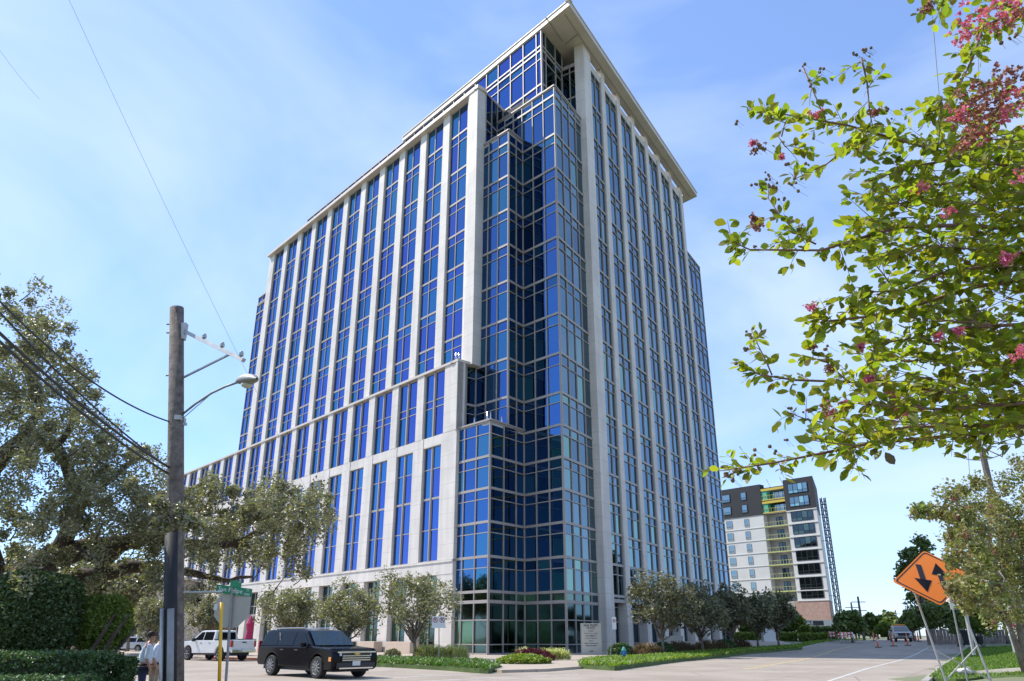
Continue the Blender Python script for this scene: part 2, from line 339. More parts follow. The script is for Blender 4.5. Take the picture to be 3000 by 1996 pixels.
for k in range(17):                                        # one pier per gap: wide below, narrower above
    a = PC[k - 1] if k else None; b = PC[k] if k < 16 else None
    for z0, z1, hw in ((20.95, 28.1, 1.72), (8.2, 20.95, 1.45), (0.0, 7.1, 1.46)):
        s0 = a + hw if k else -2.6; s1 = b - hw - .33 if b is not None else 80.5
        if z0 > 20: lo = MB(); LF.box(lo, s0, s1, PO - 0.35, PO + 0.33, z0, z1); tb(lo, 'podium_pier', M_stone)
        elif z0 > 8: LF.box(lo2 := MB(), s0, s1, PO - 0.35, PO + 0.31, z0, z1); tb(lo2, 'podium_pier', M_stone)
        else: LF.box(lo3 := MB(), s0, s1, PO - 0.8, PO + 0.31, z0, z1); tb(lo3, 'podium_pier', M_stone)
p = MB(); p.prism([LF.P(-2.6, 2.52, 0), LF.P(-2.6, 1.5, 0), (-4.95, 76.3), (-5.1, 76.35), (-5.98, 74.7)], 20.9, 28.1); tb(p, 'podium_return', M_stone)
for c in PC:
    p = MB(); LF.box(p, c - 2.05, c + 1.72, PO - 0.3, PO + 0.26, 19.9, 20.93); tb(p, 'spandrel_panel', M_stone)
p = MB(); LF.box(p, -2.6, 80.5, PO - 0.3, PO + 0.34, 7.1, 8.2); LF.box(p, -2.6, 80.5, PO - 0.3, PO + 0.42, 8.2, 8.42); tb(p, 'stone_band', M_stone)
p = MB(); LF.box(p, -2.66, 80.5, PO - 1.2, PO + 0.45, 28.1, 28.36); f = seg((-5.98, 74.6), (-4.05, 77.6), (0.83, -0.55)); f.box(p, 0.2, f.len, -0.9, 0.12, 28.1, 28.35); tb(p, 'podium_coping', M_fascia)
# ---------------------------------------------------------------- left end bays of the tower
g = MB(); f = MB(); glazing(LF, [56.2, 57.6, 59.1, 60.7], rails(28.3, 55.8), g, f, o=-0.4); LF.box(f, 56.1, 60.8, -0.7, -0.2, 55.8, 55.98); fo = tb(f, 'corner_glazing', M_mull); tb(g, 'glass', M_blue, fo, recalc=False)
g = MB(); f = MB(); glazing(LF, [60.7, 62.5, 64.3, 66.1, 68.0], rails(28.3, 60.7), g, f, o=-3.3)
LF.box(f, 60.6, 68.1, -3.6, -3.1, 60.7, 60.88); fo = tb(f, 'corner_glazing', M_mull); tb(g, 'glass', M_blue, fo, recalc=False)
g = MB(); f = MB(); fe = seg(LF.P(56.15, -0.4, 0)[:2], LF.P(56.15, -4.5, 0)[:2], LF.d); glazing(fe, [0, 2, 4.1], rails(55.8, 63.5), g, f); fo = tb(f, 'corner_glazing', M_mull); tb(g, 'glass', M_dark, fo, recalc=False)
# ---------------------------------------------------------------- penthouse
ph = Frame(LF.P(-8.05, -4.95, 0)[:2], LF.d, UO)
g = MB(); f = MB(); glazing(ph, [0] + [0.85 + 2.45 * i for i in range(0, 26)], [(59.4, .1), (62.7, .12), (63.95, .22), (67.75, .1), (69.05, .22), (69.75, .2), (72.15, .2)], g, f, mull=0.11)
fo = tb(f, 'penthouse_glazing', M_mull); tb(g, 'glass', M_blue, fo, recalc=False)
P1 = ph.P(0, 0, 0)[:2]; P2 = (6.12, 79.6); P3 = (8.35, 78.15)
fr = seg(P1, P2, VO); g = MB(); f = MB(); glazing(fr, [0, 0.85, 3.3, fr.len], [(60.7, .1), (62.7, .12), (63.95, .22), (67.75, .1), (69.05, .22), (69.75, .2), (72.15, .2)], g, f, mull=0.12)
fo = tb(f, 'penthouse_glazing', M_mull); tb(g, 'glass', M_dark, fo, recalc=False)
fr = seg(P2, P3, UO); g = MB(); f = MB(); glazing(fr, [0, 1.2, fr.len], [(60.7, .1), (64.6, .22), (68.6, .1), (69.6, .5)], g, f, mull=0.1)
fo = tb(f, 'penthouse_glazing', M_mull); tb(g, 'glass', M_dark, fo, recalc=False)
# overhanging roof slab: soffit 72.2, top 72.95
apex = Vector((6.62, 71.25)); far = Vector((31.5, 114.2)); ud = LF.d
sl_ = MB(); SLB = RF.n * -1
def rs_(s_, o_): return Vector(RF.P(s_, o_, 0)[:2])
fd = (far - apex).normalized(); fn = Vector((-fd.y, fd.x)); A2 = apex + ud * 2.07; F2 = far + ud * 2.07; A3 = A2 + ud * 1.32 + fd * 7.2; F3 = F2 + ud * 1.32 - fd * 2.2
sl_.prism([apex, far, F2, A2 + fd * 0, ], 72.2, 72.92)                      # outer strip of the overhang
sl_.prism([A2, A2 + fd * 7.2, A3, A3 + ud * 30, apex + ud * 36], 72.2, 72.92)  # solid corner
sl_.prism([A3, F3, far + ud * 30, A3 + ud * 30], 72.2, 72.92)
sl_.prism([F2 - fd * 2.2, F2, far + ud * 30, F3], 72.2, 72.92)
a2 = apex + Vector((-0.02, 0.25))
e_ = seg(apex, far, RF.n); e_.box(sl_, -.1, e_.len + .1, -.5, .1, 72.92, 73.04); e_ = Frame(apex, ud, LF.n); e_.box(sl_, -.1, 36, -.5, .1, 72.925, 73.035)
tb(sl_, 'roof_slab', M_fascia)
gr = MB()
e = (far - apex).normalized(); inn = Vector((-e.y, e.x))
for d0 in (1.15, ):                                        # soffit drip bead and lighting trough
    q0 = apex + inn * d0 + e * 1.0; f = Frame(q0, e, -inn); f.box(gr, 0, 48, 0, 0.10, 72.1, 72.2)
f = Frame(apex + inn * 3.4 + e * 0.3, e, -inn); f.box(gr, 0, 4.6, 0, 0.12, 72.1, 72.2); f = Frame(apex + inn * 1.25 + e * 4.9, ud, -e); f.box(gr, 0, 2.3, 0, 0.12, 72.1, 72.2)
tb(gr, 'soffit_trim', M_mull)
# ---------------------------------------------------------------- right front
CC = [14.05 + 5.48 * k for k in range(7)]
edges = [(7.95, 10.1)] + [(c - 0.63, c + 0.63) for c in CC]
for i, (a, b) in enumerate(edges):
    p = MB(); RF.box(p, a, b, -1.0 if i == 0 else -0.9, 0.27, 0.1, 72.2); tb(p, 'column', M_stone2)
zr = rails(5.0, 69.9); zr = [q for q in zr if q[0] < 60.2] + [(63.4, .1), (64.6, .3), (68.7, .1), (69.9, .2)]
for i in range(7):
    s0 = edges[i][1]; s1 = edges[i + 1][0]; m = (s0 + s1) / 2
    g = MB(); f = MB(); glazing(RF, [s0 + 0.1, m, s1 - 0.1], zr, g, f, o=0.0)
    for a, b in ((s0, s0 + 0.1), (s1 - 0.1, s1)): RF.box(f, a, b, -0.3, 0.05, 5.0, 69.9)
    fo = tb(f, 'window_strip', M_mull); tb(g, 'glass', M_grey, fo, recalc=False)
    g = MB(); f = MB(); glazing(RF, [s0, s0 + 0.9, m + 0.4, s1], [(0.2, .2), (0.95, .08), (2.97, .1), (4.35, .1), (4.9, .2)], g, f, o=-0.8)
    RF.box(f, s0, s1, -0.9, 0.1, 4.75, 5.0)
    fo = tb(f, 'shopfront_window', M_mull); tb(g, 'glass', M_green, fo, recalc=False)
    p = MB(); RF.box(p, s0, s1, -0.5, 0.08, 70.0, 71.0); tb(p, 'parapet_panel', M_stone2)
g = MB(); f = MB(); s0 = edges[-1][1]; glazing(RF, [s0, s0 + 2.4, s0 + 4.8, 54.9], rails(ZB, 60.7), g, f, o=0.0, gm2=(5.4, 1)); RF.box(f, s0, 55.1, -0.4, 0.15, 60.7, 60.88)
fo = tb(f, 'corner_glazing', M_mull); tb(g, 'glass', gmV, fo, recalc=False)
# ---------------------------------------------------------------- solid core behind the glass
def ins(p, d=0.22): return (p[0] + 0.02, p[1] + d)
core = MB()
FR = RF.P(54.8, -0.15, 0)[:2]; FR2 = RF.P(46.4, -0.15, 0)[:2]; R0 = RF.P(9.3, -1.0, 0)[:2]; FRg = RF.P(54.8, -1.0, 0)[:2]; R1 = RF.P(9.3, -0.12, 0)[:2]
BK = (20, 165); FL2 = LF.P(68, -3.5, 0)[:2]; FL1 = LF.P(60.6, -3.5, 0)[:2]; FL0 = LF.P(60.6, -0.6, 0)[:2]
PL0 = LF.P(-2.4, 1.7, 0)[:2]; PL1 = LF.P(80.5, 1.7, 0)[:2]; TL0 = LF.P(-2.0, -0.2, 0)[:2]; TL1 = LF.P(56, -0.2, 0)[:2]
PB = (-20, 170)
core.prism([PL0, (L3[0] + .5, L3[1] + .35), ins(C3, .3), ins(V1, .3), ins(C1, .3), (7.7, 78.2), R0, FRg, BK, PB, PL1], 0.0, 5.0)
core.prism([PL0, (L3[0] + .5, L3[1] + .35), ins(C3, .3), ins(V1, .3), ins(C1, .3), (7.7, 78.2), R1, FR, BK, PB, PL1], 5.0, 20.6)
core.prism([PL0, (-4.8, 76.5), ins(V2, .3), ins(C2, .3), ins(V1, .3), ins(C1, .3), (7.7, 78.2), R1, FR, BK, PB, PL1], 20.6, 28.0)
core.prism([TL0, ins(V2, .3), ins(C2, .3), ins(V1, .3), ins(C1, .3), (7.7, 78.2), R1, FR, BK, FL2, FL1, FL0, LF.P(56.3, -0.6, 0)[:2], TL1], 28.0, 55.5)
core.prism([TL0, (-3.6, 77.0), (-2.0, 79.3), ins(V1, .4), ins(C1, .3), (7.7, 78.2), R1, FR, BK, FL2, FL1, LF.P(56, -3.5, 0)[:2], TL1], 55.5, 60.4)
core.prism([TL0, (-3.6, 77.0), (-1.6, 80.4), ph.P(0.2, -0.2, 0)[:2], (6.0, 79.9), (8.2, 78.6), R1, RF.P(46.4, -0.12, 0)[:2], BK, LF.P(56, -12, 0)[:2], TL1], 60.4, 63.4)
core.prism([ph.P(60, -0.2, 0)[:2], ph.P(0.2, -0.2, 0)[:2], (6.0, 79.9), (8.2, 78.6), R1, RF.P(46.4, -0.12, 0)[:2], RF.P(46.4, -18, 0)[:2]], 63.4, 69.9)
core.prism([ph.P(60, -0.2, 0)[:2], ph.P(0.2, -0.2, 0)[:2], (6.0, 79.9), (-30, 131)], 69.9, 72.2)
tb(core, 'building_core', M_core)
# steel vent pipes on the low roofs
for px, py, Yp, h in ((1428, 1227, 73.4, 1.0), (1437, 1227, 73.4, 1.0), (1470, 1240, 73.6, 1.0), (1390, 1240, 74.5, 0.8), (1336, 1046, 75.2, .5), (1345, 1046, 75.2, .5)):
    q = at(px, py, Yp); zb = 20.9 if py > 1100 else 28.35
    v = MB(); v.cyl((q.x, q.y, zb), 0.10, q.z + h * .6 - zb + .1, 10); tb(v, 'vent_pipe', M_steel, smooth=True)
# ---------------------------------------------------------------- ground
def concrete_mat(name, col, col2, jx=4.5, rot=0.55, dark=0.62, jw=0.03):
    m = bpy.data.materials.new(name); m.use_nodes = True; t = m.node_tree; n = t.nodes; l = t.links; b = n['Principled BSDF']; setp(b, 'Roughness', 0.85)
    g = n.new('ShaderNodeNewGeometry'); mp = n.new('ShaderNodeMapping'); mp.inputs['Rotation'].default_value = (0, 0, rot); l.new(g.outputs['Position'], mp.inputs[0])
    sx = n.new('ShaderNodeSeparateXYZ'); l.new(mp.outputs[0], sx.inputs[0]); js = []
    for k, st in (('X', jx), ('Y', jx * 1.3)):
        d = n.new('ShaderNodeMath'); d.operation = 'PINGPONG'; d.inputs[1].default_value = st / 2; l.new(sx.outputs[k], d.inputs[0])
        c = n.new('ShaderNodeMath'); c.operation = 'LESS_THAN'; c.inputs[1].default_value = jw; l.new(d.outputs[0], c.inputs[0]); js.append(c)
    mxx = n.new('ShaderNodeMath'); mxx.operation = 'MAXIMUM'; l.new(js[0].outputs[0], mxx.inputs[0]); l.new(js[1].outputs[0], mxx.inputs[1])
    mu = n.new('ShaderNodeMath'); mu.operation = 'MULTIPLY'; mu.inputs[1].default_value = 0.6; 
    vo = n.new('ShaderNodeTexVoronoi'); vo.feature = 'DISTANCE_TO_EDGE'; vo.inputs['Scale'].default_value = 0.16
    wv = n.new('ShaderNodeTexNoise'); wv.inputs['Scale'].default_value = 0.8; wv.inputs['Detail'].default_value = 6; l.new(g.outputs['Position'], wv.inputs['Vector'])
    ad = n.new('ShaderNodeMix'); ad.data_type = 'VECTOR'; ad.inputs[0].default_value = 0.12; l.new(g.outputs['Position'], ad.inputs[4]); l.new(wv.outputs['Color'], ad.inputs[5]); l.new(ad.outputs[1], vo.inputs['Vector'])
    ck = n.new('ShaderNodeMath'); ck.operation = 'LESS_THAN'; ck.inputs[1].default_value = 0.0035; l.new(vo.outputs['Distance'], ck.inputs[0])
    m3 = n.new('ShaderNodeMath'); m3.operation = 'MAXIMUM'; l.new(mxx.outputs[0], m3.inputs[0]); l.new(ck.outputs[0], m3.inputs[1]); l.new(m3.outputs[0], mu.inputs[0])
    no = n.new('ShaderNodeTexNoise'); no.inputs['Scale'].default_value = 0.22; no.inputs['Detail'].default_value = 9; no.inputs['Roughness'].default_value = 0.65; l.new(g.outputs['Position'], no.inputs['Vector'])
    r = n.new('ShaderNodeValToRGB'); r.color_ramp.elements[0].position = 0.35; r.color_ramp.elements[1].position = 0.65; r.color_ramp.elements[0].color = (*col, 1); r.color_ramp.elements[1].color = (*col2, 1); l.new(no.outputs[0], r.inputs[0])
    fn = n.new('ShaderNodeTexNoise'); fn.inputs['Scale'].default_value = 9; fn.inputs['Detail'].default_value = 4; l.new(g.outputs['Position'], fn.inputs['Vector'])
    mr = n.new('ShaderNodeMapRange'); mr.inputs[3].default_value = 0.86; mr.inputs[4].default_value = 1.12; l.new(fn.outputs[0], mr.inputs[0])
    hs = n.new('ShaderNodeHueSaturation'); l.new(mr.outputs[0], hs.inputs['Value']); l.new(r.outputs[0], hs.inputs['Color'])
    mx = n.new('ShaderNodeMix'); mx.data_type = 'RGBA'; mx.inputs[7].default_value = (*[c * dark for c in col], 1); l.new(mu.outputs[0], mx.inputs[0]); l.new(hs.outputs[0], mx.inputs[6]); l.new(mx.outputs[2], b.inputs['Base Color'])
    return m
M_road = concrete_mat('road_concrete', (0.275, 0.222, 0.17), (0.385, 0.325, 0.262))
M_walk = concrete_mat('sidewalk_concrete', (0.37, 0.305, 0.235), (0.44, 0.365, 0.285), 1.6)
M_kerb = mat('kerb_concrete', (0.36, 0.33, 0.28), 0.85, var=0.18, scale=1.5)
M_kerbred = mat('red_kerb_paint', (0.42, 0.06, 0.05), 0.7, var=0.25, scale=2)
M_lawn = mat('lawn_soil', (0.07, 0.11, 0.025), 0.9, var=0.3, scale=1.2, col2=None)
M_grass = mat('grass_blades', (0.13, 0.22, 0.03), 0.6, island=0.35, trans=0.3)
M_earth = mat('far_ground', (0.16, 0.17, 0.09), 0.95, var=0.3, scale=0.03)
M_white = mat('white_road_paint', (0.50, 0.48, 0.45), 0.7, var=0.18, scale=3)
M_yellow = mat('worn_yellow_paint', (0.52, 0.36, 0.13), 0.8, col2=(0.40, 0.345, 0.26), scale=1.2)
def sheet(name, poly, up, m, step=3.0, kind='structure', skirt=0.0):
    bm = bmesh.new(); bm.faces.new([bm.verts.new((p[0], p[1], 0)) for p in poly])
    xs = [p[0] for p in poly]; ys = [p[1] for p in poly]
    for ax, lo, hi in ((0, min(xs), max(xs)), (1, min(ys), max(ys))):
        k = lo + step
        while k < hi:
            co = (k, 0, 0) if ax == 0 else (0, k, 0); no = (1, 0, 0) if ax == 0 else (0, 1, 0)
            bmesh.ops.bisect_plane(bm, geom=bm.verts[:] + bm.edges[:] + bm.faces[:], plane_co=co, plane_no=no); k += step
    for v in bm.verts: v.co.z = H(v.co.x, v.co.y) + up
    bmesh.ops.recalc_face_normals(bm, faces=bm.faces)
    if skirt:
        r = bmesh.ops.extrude_face_region(bm, geom=bm.faces[:])
        for v in [x for x in r['geom'] if isinstance(x, bmesh.types.BMVert)]: v.co.z -= skirt
    me = bpy.data.meshes.new(name); bm.to_mesh(me); bm.free(); me.materials.append(m)
    o = bpy.data.objects.new(name, me); C.objects.link(o); tag(o, kind=kind); return o
# one sheet to the horizon; its grid follows the rise
gb = MB(); xs = [-2500, -700, -250, -120] + list(range(-60, 141, 5)) + [200, 320, 800, 2500]; ys = [-2500, -300, -60] + list(range(-20, 231, 5)) + [320, 600, 2600]
for j, y in enumerate(ys):
    for i, x in enumerate(xs): gb.v.append((x, y, H(x, y) - 0.012))
nx_ = len(xs)
for j in range(len(ys) - 1):
    for i in range(nx_ - 1): gb.f.append((j * nx_ + i, j * nx_ + i + 1, (j + 1) * nx_ + i + 1, (j + 1) * nx_ + i)); gb.m.append(0)
tag(gb.build('ground', M_earth), kind='structure')
def g2(px, py, up=0.0): q = G(px, py, up); return (q.x, q.y)
def rf(s, o): return RF.P(s, o, 0)[:2]
def lf(s, o): return LF.P(s, o, 0)[:2]
# the road: the crossing in front plus the side street running up along the right front and the street along the left front
kerbR = [g2(1745, 1957), g2(1800, 1960), g2(1870, 1950), g2(2000, 1934), g2(2200, 1913), g2(2350, 1900.5)]
rightedge = [g2(2700, 2010), g2(2722, 1990), g2(2752, 1962), g2(2795, 1932), g2(2822, 1908), g2(2836, 1896)]
dv = Vector((math.cos(R(61)), math.sin(R(61))))
kf = Vector(kerbR[-1]) + dv * 220; rfar = Vector(rightedge[-1]) + dv * 220
kerbL = [g2(1405, 1966), g2(1270, 1956), g2(1115, 1947), g2(850, 1938), g2(600, 1931)]
lfar = Vector(kerbL[-1]) - Vector((math.cos(R(-47)), math.sin(R(-47)))) * 70
road = [tuple(lfar)] + kerbL[::-1] + [g2(1470, 1972), g2(1600, 1968), g2(1700, 1960)] + kerbR + [tuple(kf), tuple(rfar)] + rightedge[::-1] + [(14, 6), (0, 2), (-6, 20), (-9, 26), (-24, 34), (-60, 42), (-110, 70)]
sheet('road', road, 0.0, M_road)
# raised pavement round the tower
walk = [tuple(lfar + Vector((.2, .2)))] + kerbL[::-1] + [g2(1470, 1969.5, .04), g2(1600, 1966, .04), g2(1700, 1958, .04)] + kerbR + [rf(62, 3), rf(62, -1), rf(0, -3), lf(0, -4), lf(75, -4)]
sheet('sidewalk', walk, 0.13, M_walk, skirt=0.16)
def ribbon(name, pts, w, z0, z1, m, side=1, kind='structure'):
    b = MB(); pts = [Vector(p[:2]) for p in pts]
    # resample
    rs = [pts[0]]
    for a, c in zip(pts, pts[1:]):
        n = max(1, int((c - a).length / 2.5)); rs += [a.lerp(c, (i + 1) / n) for i in range(n)]
    L_ = []; 
    for i, p in enumerate(rs):
        d = (rs[min(i + 1, len(rs) - 1)] - rs[max(i - 1, 0)]).normalized(); n = Vector((-d.y, d.x)) * side; L_.append((p, p + n * w))
    for (a, a2), (c, c2) in zip(L_, L_[1:]):
        p = [(q.x, q.y, H(q.x, q.y) + z) for z in (z0, z1) for q in (a, c, c2, a2)]; b.hexa(p)
    o = b.build(name, m); tag(o, kind=kind); return o
ribbon('red_kerb', kerbL[::-1][:4] + [g2(1290, 1957)], 0.22, -0.02, 0.16, M_kerbred, side=1)
ribbon('kerb', [g2(1290, 1957), g2(1405, 1966), g2(1425, 1968)], 0.22, -0.02, 0.155, M_kerb, side=1)
ribbon('kerb', [g2(1700, 1955), g2(1745, 1957)] + kerbR[1:] + [tuple(Vector(kerbR[-1]) + dv * 30)], 0.25, -0.02, 0.155, M_kerb, side=1)
ribbon('kerb', rightedge, 0.25, -0.02, 0.17, M_kerb, side=-1)
# markings
ribbon('edge_line', [g2(2400, 2012), g2(2435, 1996), g2(2550, 1958), g2(2722, 1898)], 0.16, -0.004, 0.006, M_white, kind='structure')
ribbon('centre_line', [g2(2190, 1962), g2(2260, 1950), g2(2350, 1935), g2(2450, 1905), g2(2500, 1895)], 0.3, -0.004, 0.006, M_yellow, kind='structure')
ribbon('centre_line', [g2(2175, 1958), g2(2240, 1948), g2(2330, 1933), g2(2430, 1904)], 0.12, -0.004, 0.006, M_yellow, kind='structure')
ribbon('stop_line', [g2(1080, 1992), g2(1230, 1983), g2(1420, 1975)], 0.22, -0.004, 0.006, M_white, kind='structure')
ribbon('stop_line', [g2(1180, 2000), g2(1400, 1989), g2(1700, 1976)], 0.18, -0.004, 0.006, M_white, kind='structure')
# planted strips
np_r = np.random.RandomState(3)
def in_poly(px, py, poly):
    x = np.asarray(px); y = np.asarray(py); c = np.zeros(len(x), bool); n = len(poly); j = n - 1
    for i in range(n):
        xi, yi = poly[i][:2]; xj, yj = poly[j][:2]
        c ^= ((yi > y) != (yj > y)) & (x < (xj - xi) * (y - yi) / (yj - yi + 1e-12) + xi); j = i
    return c
def blades(name, poly, n, h, wd, up, m, lean=0.5, parent=None, kind='stuff', mound=0.0, seed=1, label=None):
    r = np.random.RandomState(seed); xs = [p[0] for p in poly]; ys = [p[1] for p in poly]; X = []; 
    while len(X) < n:
        q = np.column_stack([r.uniform(min(xs), max(xs), n * 2), r.uniform(min(ys), max(ys), n * 2)]); q = q[in_poly(q[:, 0], q[:, 1], poly)]; X += list(q)
    q = np.array(X[:n]); z = np.array([H(a, b) for a, b in q]) + up + mound * r.uniform(0, 1, n)
    ang = r.uniform(0, 2 * np.pi, n); hh = h * r.uniform(.5, 1.2, n); ll = r.uniform(0, lean, n) * hh; wv = wd * r.uniform(.6, 1.3, n)
    d = np.column_stack([np.cos(ang), np.sin(ang)]); e = np.column_stack([-d[:, 1], d[:, 0]])
    v = np.zeros((n, 4, 3)); v[:, 0, :2] = q - e * wv[:, None] / 2; v[:, 1, :2] = q + e * wv[:, None] / 2; v[:, 0, 2] = v[:, 1, 2] = z
    top = q + d * ll[:, None]; v[:, 2, :2] = top + e * wv[:, None] * .3; v[:, 3, :2] = top - e * wv[:, None] * .3; v[:, 2, 2] = z + hh; v[:, 3, 2] = z + hh * 1.0
    o = npmesh(name, v.reshape(-1, 3), np.arange(4 * n).reshape(n, 4), m, parent)
    if kind: tag(o, label=label, kind=kind)
    return o
stripL = [g2(1300, 1955, .16), g2(1405, 1963, .16), g2(1430, 1964, .16), g2(1470, 1953, .16), g2(1400, 1941, .16), g2(1230, 1936, .16), g2(1110, 1930, .16), g2(850, 1924, .16), g2(850, 1936, .16), g2(1115, 1946, .16)]
stripR = [g2(1695, 1950, .16), g2(1800, 1956, .16), g2(1870, 1947, .16), g2(2000, 1931.5, .16), g2(2200, 1911, .16), g2(2350, 1899, .16), g2(2350, 1893, .16), g2(2200, 1903, .16), g2(1990, 1917, .16), g2(1850, 1929, .16), g2(1770, 1931, .16), g2(1715, 1938, .16)]
M_gc = mat('groundcover_leaves', (0.16, 0.25, 0.035), 0.5, island=0.4, trans=0.35)
M_gcd = mat('groundcover_leaves_dark', (0.085, 0.16, 0.03), 0.5, island=0.4, trans=0.3)
sheet('left_bed', stripL, 0.2, M_lawn, 1.5, skirt=0.2); sheet('right_bed', stripR, 0.2, M_lawn, 1.5, skirt=0.2)
blades('ground_cover', stripL, 14000, 0.15, 0.11, 0.18, M_gcd, 1.5, mound=0.12, seed=2)
blades('ground_cover', stripR, 16000, 0.16, 0.11, 0.18, M_gc, 1.5, mound=0.10, seed=3)
# lawn of the right side and far verges
lawnR = [g2(2722, 1988, .12), g2(2755, 1960, .12), g2(2798, 1930, .12), g2(2825, 1907, .12), g2(2840, 1897, .12), g2(3050, 1893, .12), g2(3080, 1955, .12), g2(3050, 1975, .12), g2(2880, 1985, .12), g2(2800, 1992, .12)]
sheet('lawn', lawnR, 0.14, M_lawn, 2, skirt=0.2); blades('grass', lawnR, 30000, 0.10, 0.05, 0.13, M_grass, 0.8, seed=5)
hc = MB()
ribbon('lawn_kerb', [g2(2865, 1990), g2(2920, 1987), g2(3060, 1983)], 0.25, -0.05, 0.30, M_kerb, side=1)
fl_ = [g2(2350, 1900), tuple(Vector(g2(2350, 1900)) + dv * 60), tuple(Vector(g2(2350, 1893)) + dv * 60), g2(2350, 1889)]
sheet('far_verge', fl_, 0.16, M_lawn, 4); blades('grass', fl_, 9000, 0.12, 0.1, 0.15, M_grass, 0.8, seed=6)
# ---------------------------------------------------------------- trees
M_bark = mat('grey_bark', (0.17, 0.14, 0.11), 0.9, var=0.35, scale=4, bump=0.8)
M_barkd = mat('dark_oak_bark', (0.085, 0.06, 0.048), 0.95, var=0.45, scale=5, bump=1.0)
M_twig = mat('reddish_twig', (0.19, 0.095, 0.06), 0.7, var=0.3, scale=12)
M_oak = mat('oak_leaves', (0.23, 0.22, 0.13), 0.42, island=0.45, trans=0.28, spec=0.6)
M_oak2 = mat('live_oak_leaves', (0.24, 0.225, 0.14), 0.40, island=0.5, trans=0.25, spec=0.6)
M_oakd = mat('shade_darkened_tree_leaves', (0.155, 0.15, 0.09), 0.5, island=0.45, trans=0.25)  # darker oak leaf tone, the street trees' shade put into the colour
M_leafg = mat('bright_green_leaves', (0.15, 0.21, 0.04), 0.5, island=0.4, trans=0.35)
M_leafm = mat('mid_green_leaves', (0.12, 0.165, 0.045), 0.5, island=0.45, trans=0.25)
M_hedge = mat('hedge_leaves', (0.065, 0.125, 0.035), 0.5, island=0.45, trans=0.2, spec=0.7)
M_crape = mat('crape_myrtle_leaves', (0.21, 0.235, 0.03), 0.42, island=0.45, trans=0.58, spec=0.5)
M_crape2 = mat('crape_myrtle_leaves_autumn', (0.155, 0.135, 0.035), 0.5, island=0.5, trans=0.3)
M_pink = mat('pink_flowers', (0.60, 0.13, 0.27), 0.6, island=0.35, trans=0.3)
M_brown = mat('faded_flower_heads', (0.36, 0.17, 0.10), 0.8, island=0.4)
M_pod = mat('seed_pods', (0.16, 0.10, 0.035), 0.6, island=0.4)
M_bush = mat('clipped_tree_leaves', (0.085, 0.13, 0.045), 0.5, island=0.45, trans=0.2, spec=0.6)
def leaf_cloud(name, centers, radii, per, size, m, parent, seed=1, squash=(1, 1, 1), shell=0.5, elong=1.5, mi=None):
    """leaves scattered in many small clumps; each leaf is two triangles folded at the midrib"""
    r = np.random.RandomState(seed); c = np.repeat(np.asarray(centers, float), per, axis=0); rad = np.repeat(np.asarray(radii, float), per)
    n = len(c); d = r.normal(size=(n, 3)); d /= np.linalg.norm(d, axis=1)[:, None]
    rr = rad * (shell + (1 - shell) * r.uniform(0, 1, n) ** .5) * r.uniform(.35, 1.05, n) ** .6
    p = c + d * rr[:, None] * np.asarray(squash)
    u = r.normal(size=(n, 3)); u[:, 2] *= .6; u /= np.linalg.norm(u, axis=1)[:, None]
    w_ = r.normal(size=(n, 3)); w_ -= u * (w_ * u).sum(1)[:, None]; w_ /= np.linalg.norm(w_, axis=1)[:, None]
    nn = np.cross(u, w_); s = size * r.uniform(.6, 1.35, n)
    a = u * (s * elong / 2)[:, None]; b = w_ * (s / 2)[:, None]; f = nn * (s * .15)[:, None]
    v = np.stack([p - a, p + b * .9 + f, p + a, p - b * .9 + f], 1).reshape(-1, 3)
    i = np.arange(n) * 4; fc = np.stack([np.stack([i, i + 1, i + 2], 1), np.stack([i, i + 2, i + 3], 1)], 1).reshape(-1, 3)
    return npmesh(name, v, fc, m, parent)
def limb(a, b, n=5, wob=0.12, r_=None, sag=0.0):
    a = Vector(a); b = Vector(b); L_ = (b - a).length; out = []
    for i in range(n + 1):
        t = i / n; p = a.lerp(b, t)
        if 0 < i < n: p += Vector((r_.uniform(-1, 1), r_.uniform(-1, 1), r_.uniform(-1, 1))) * wob * L_ * .5
        p.z += math.sin(t * math.pi) * sag * L_; out.append(p)
    return out
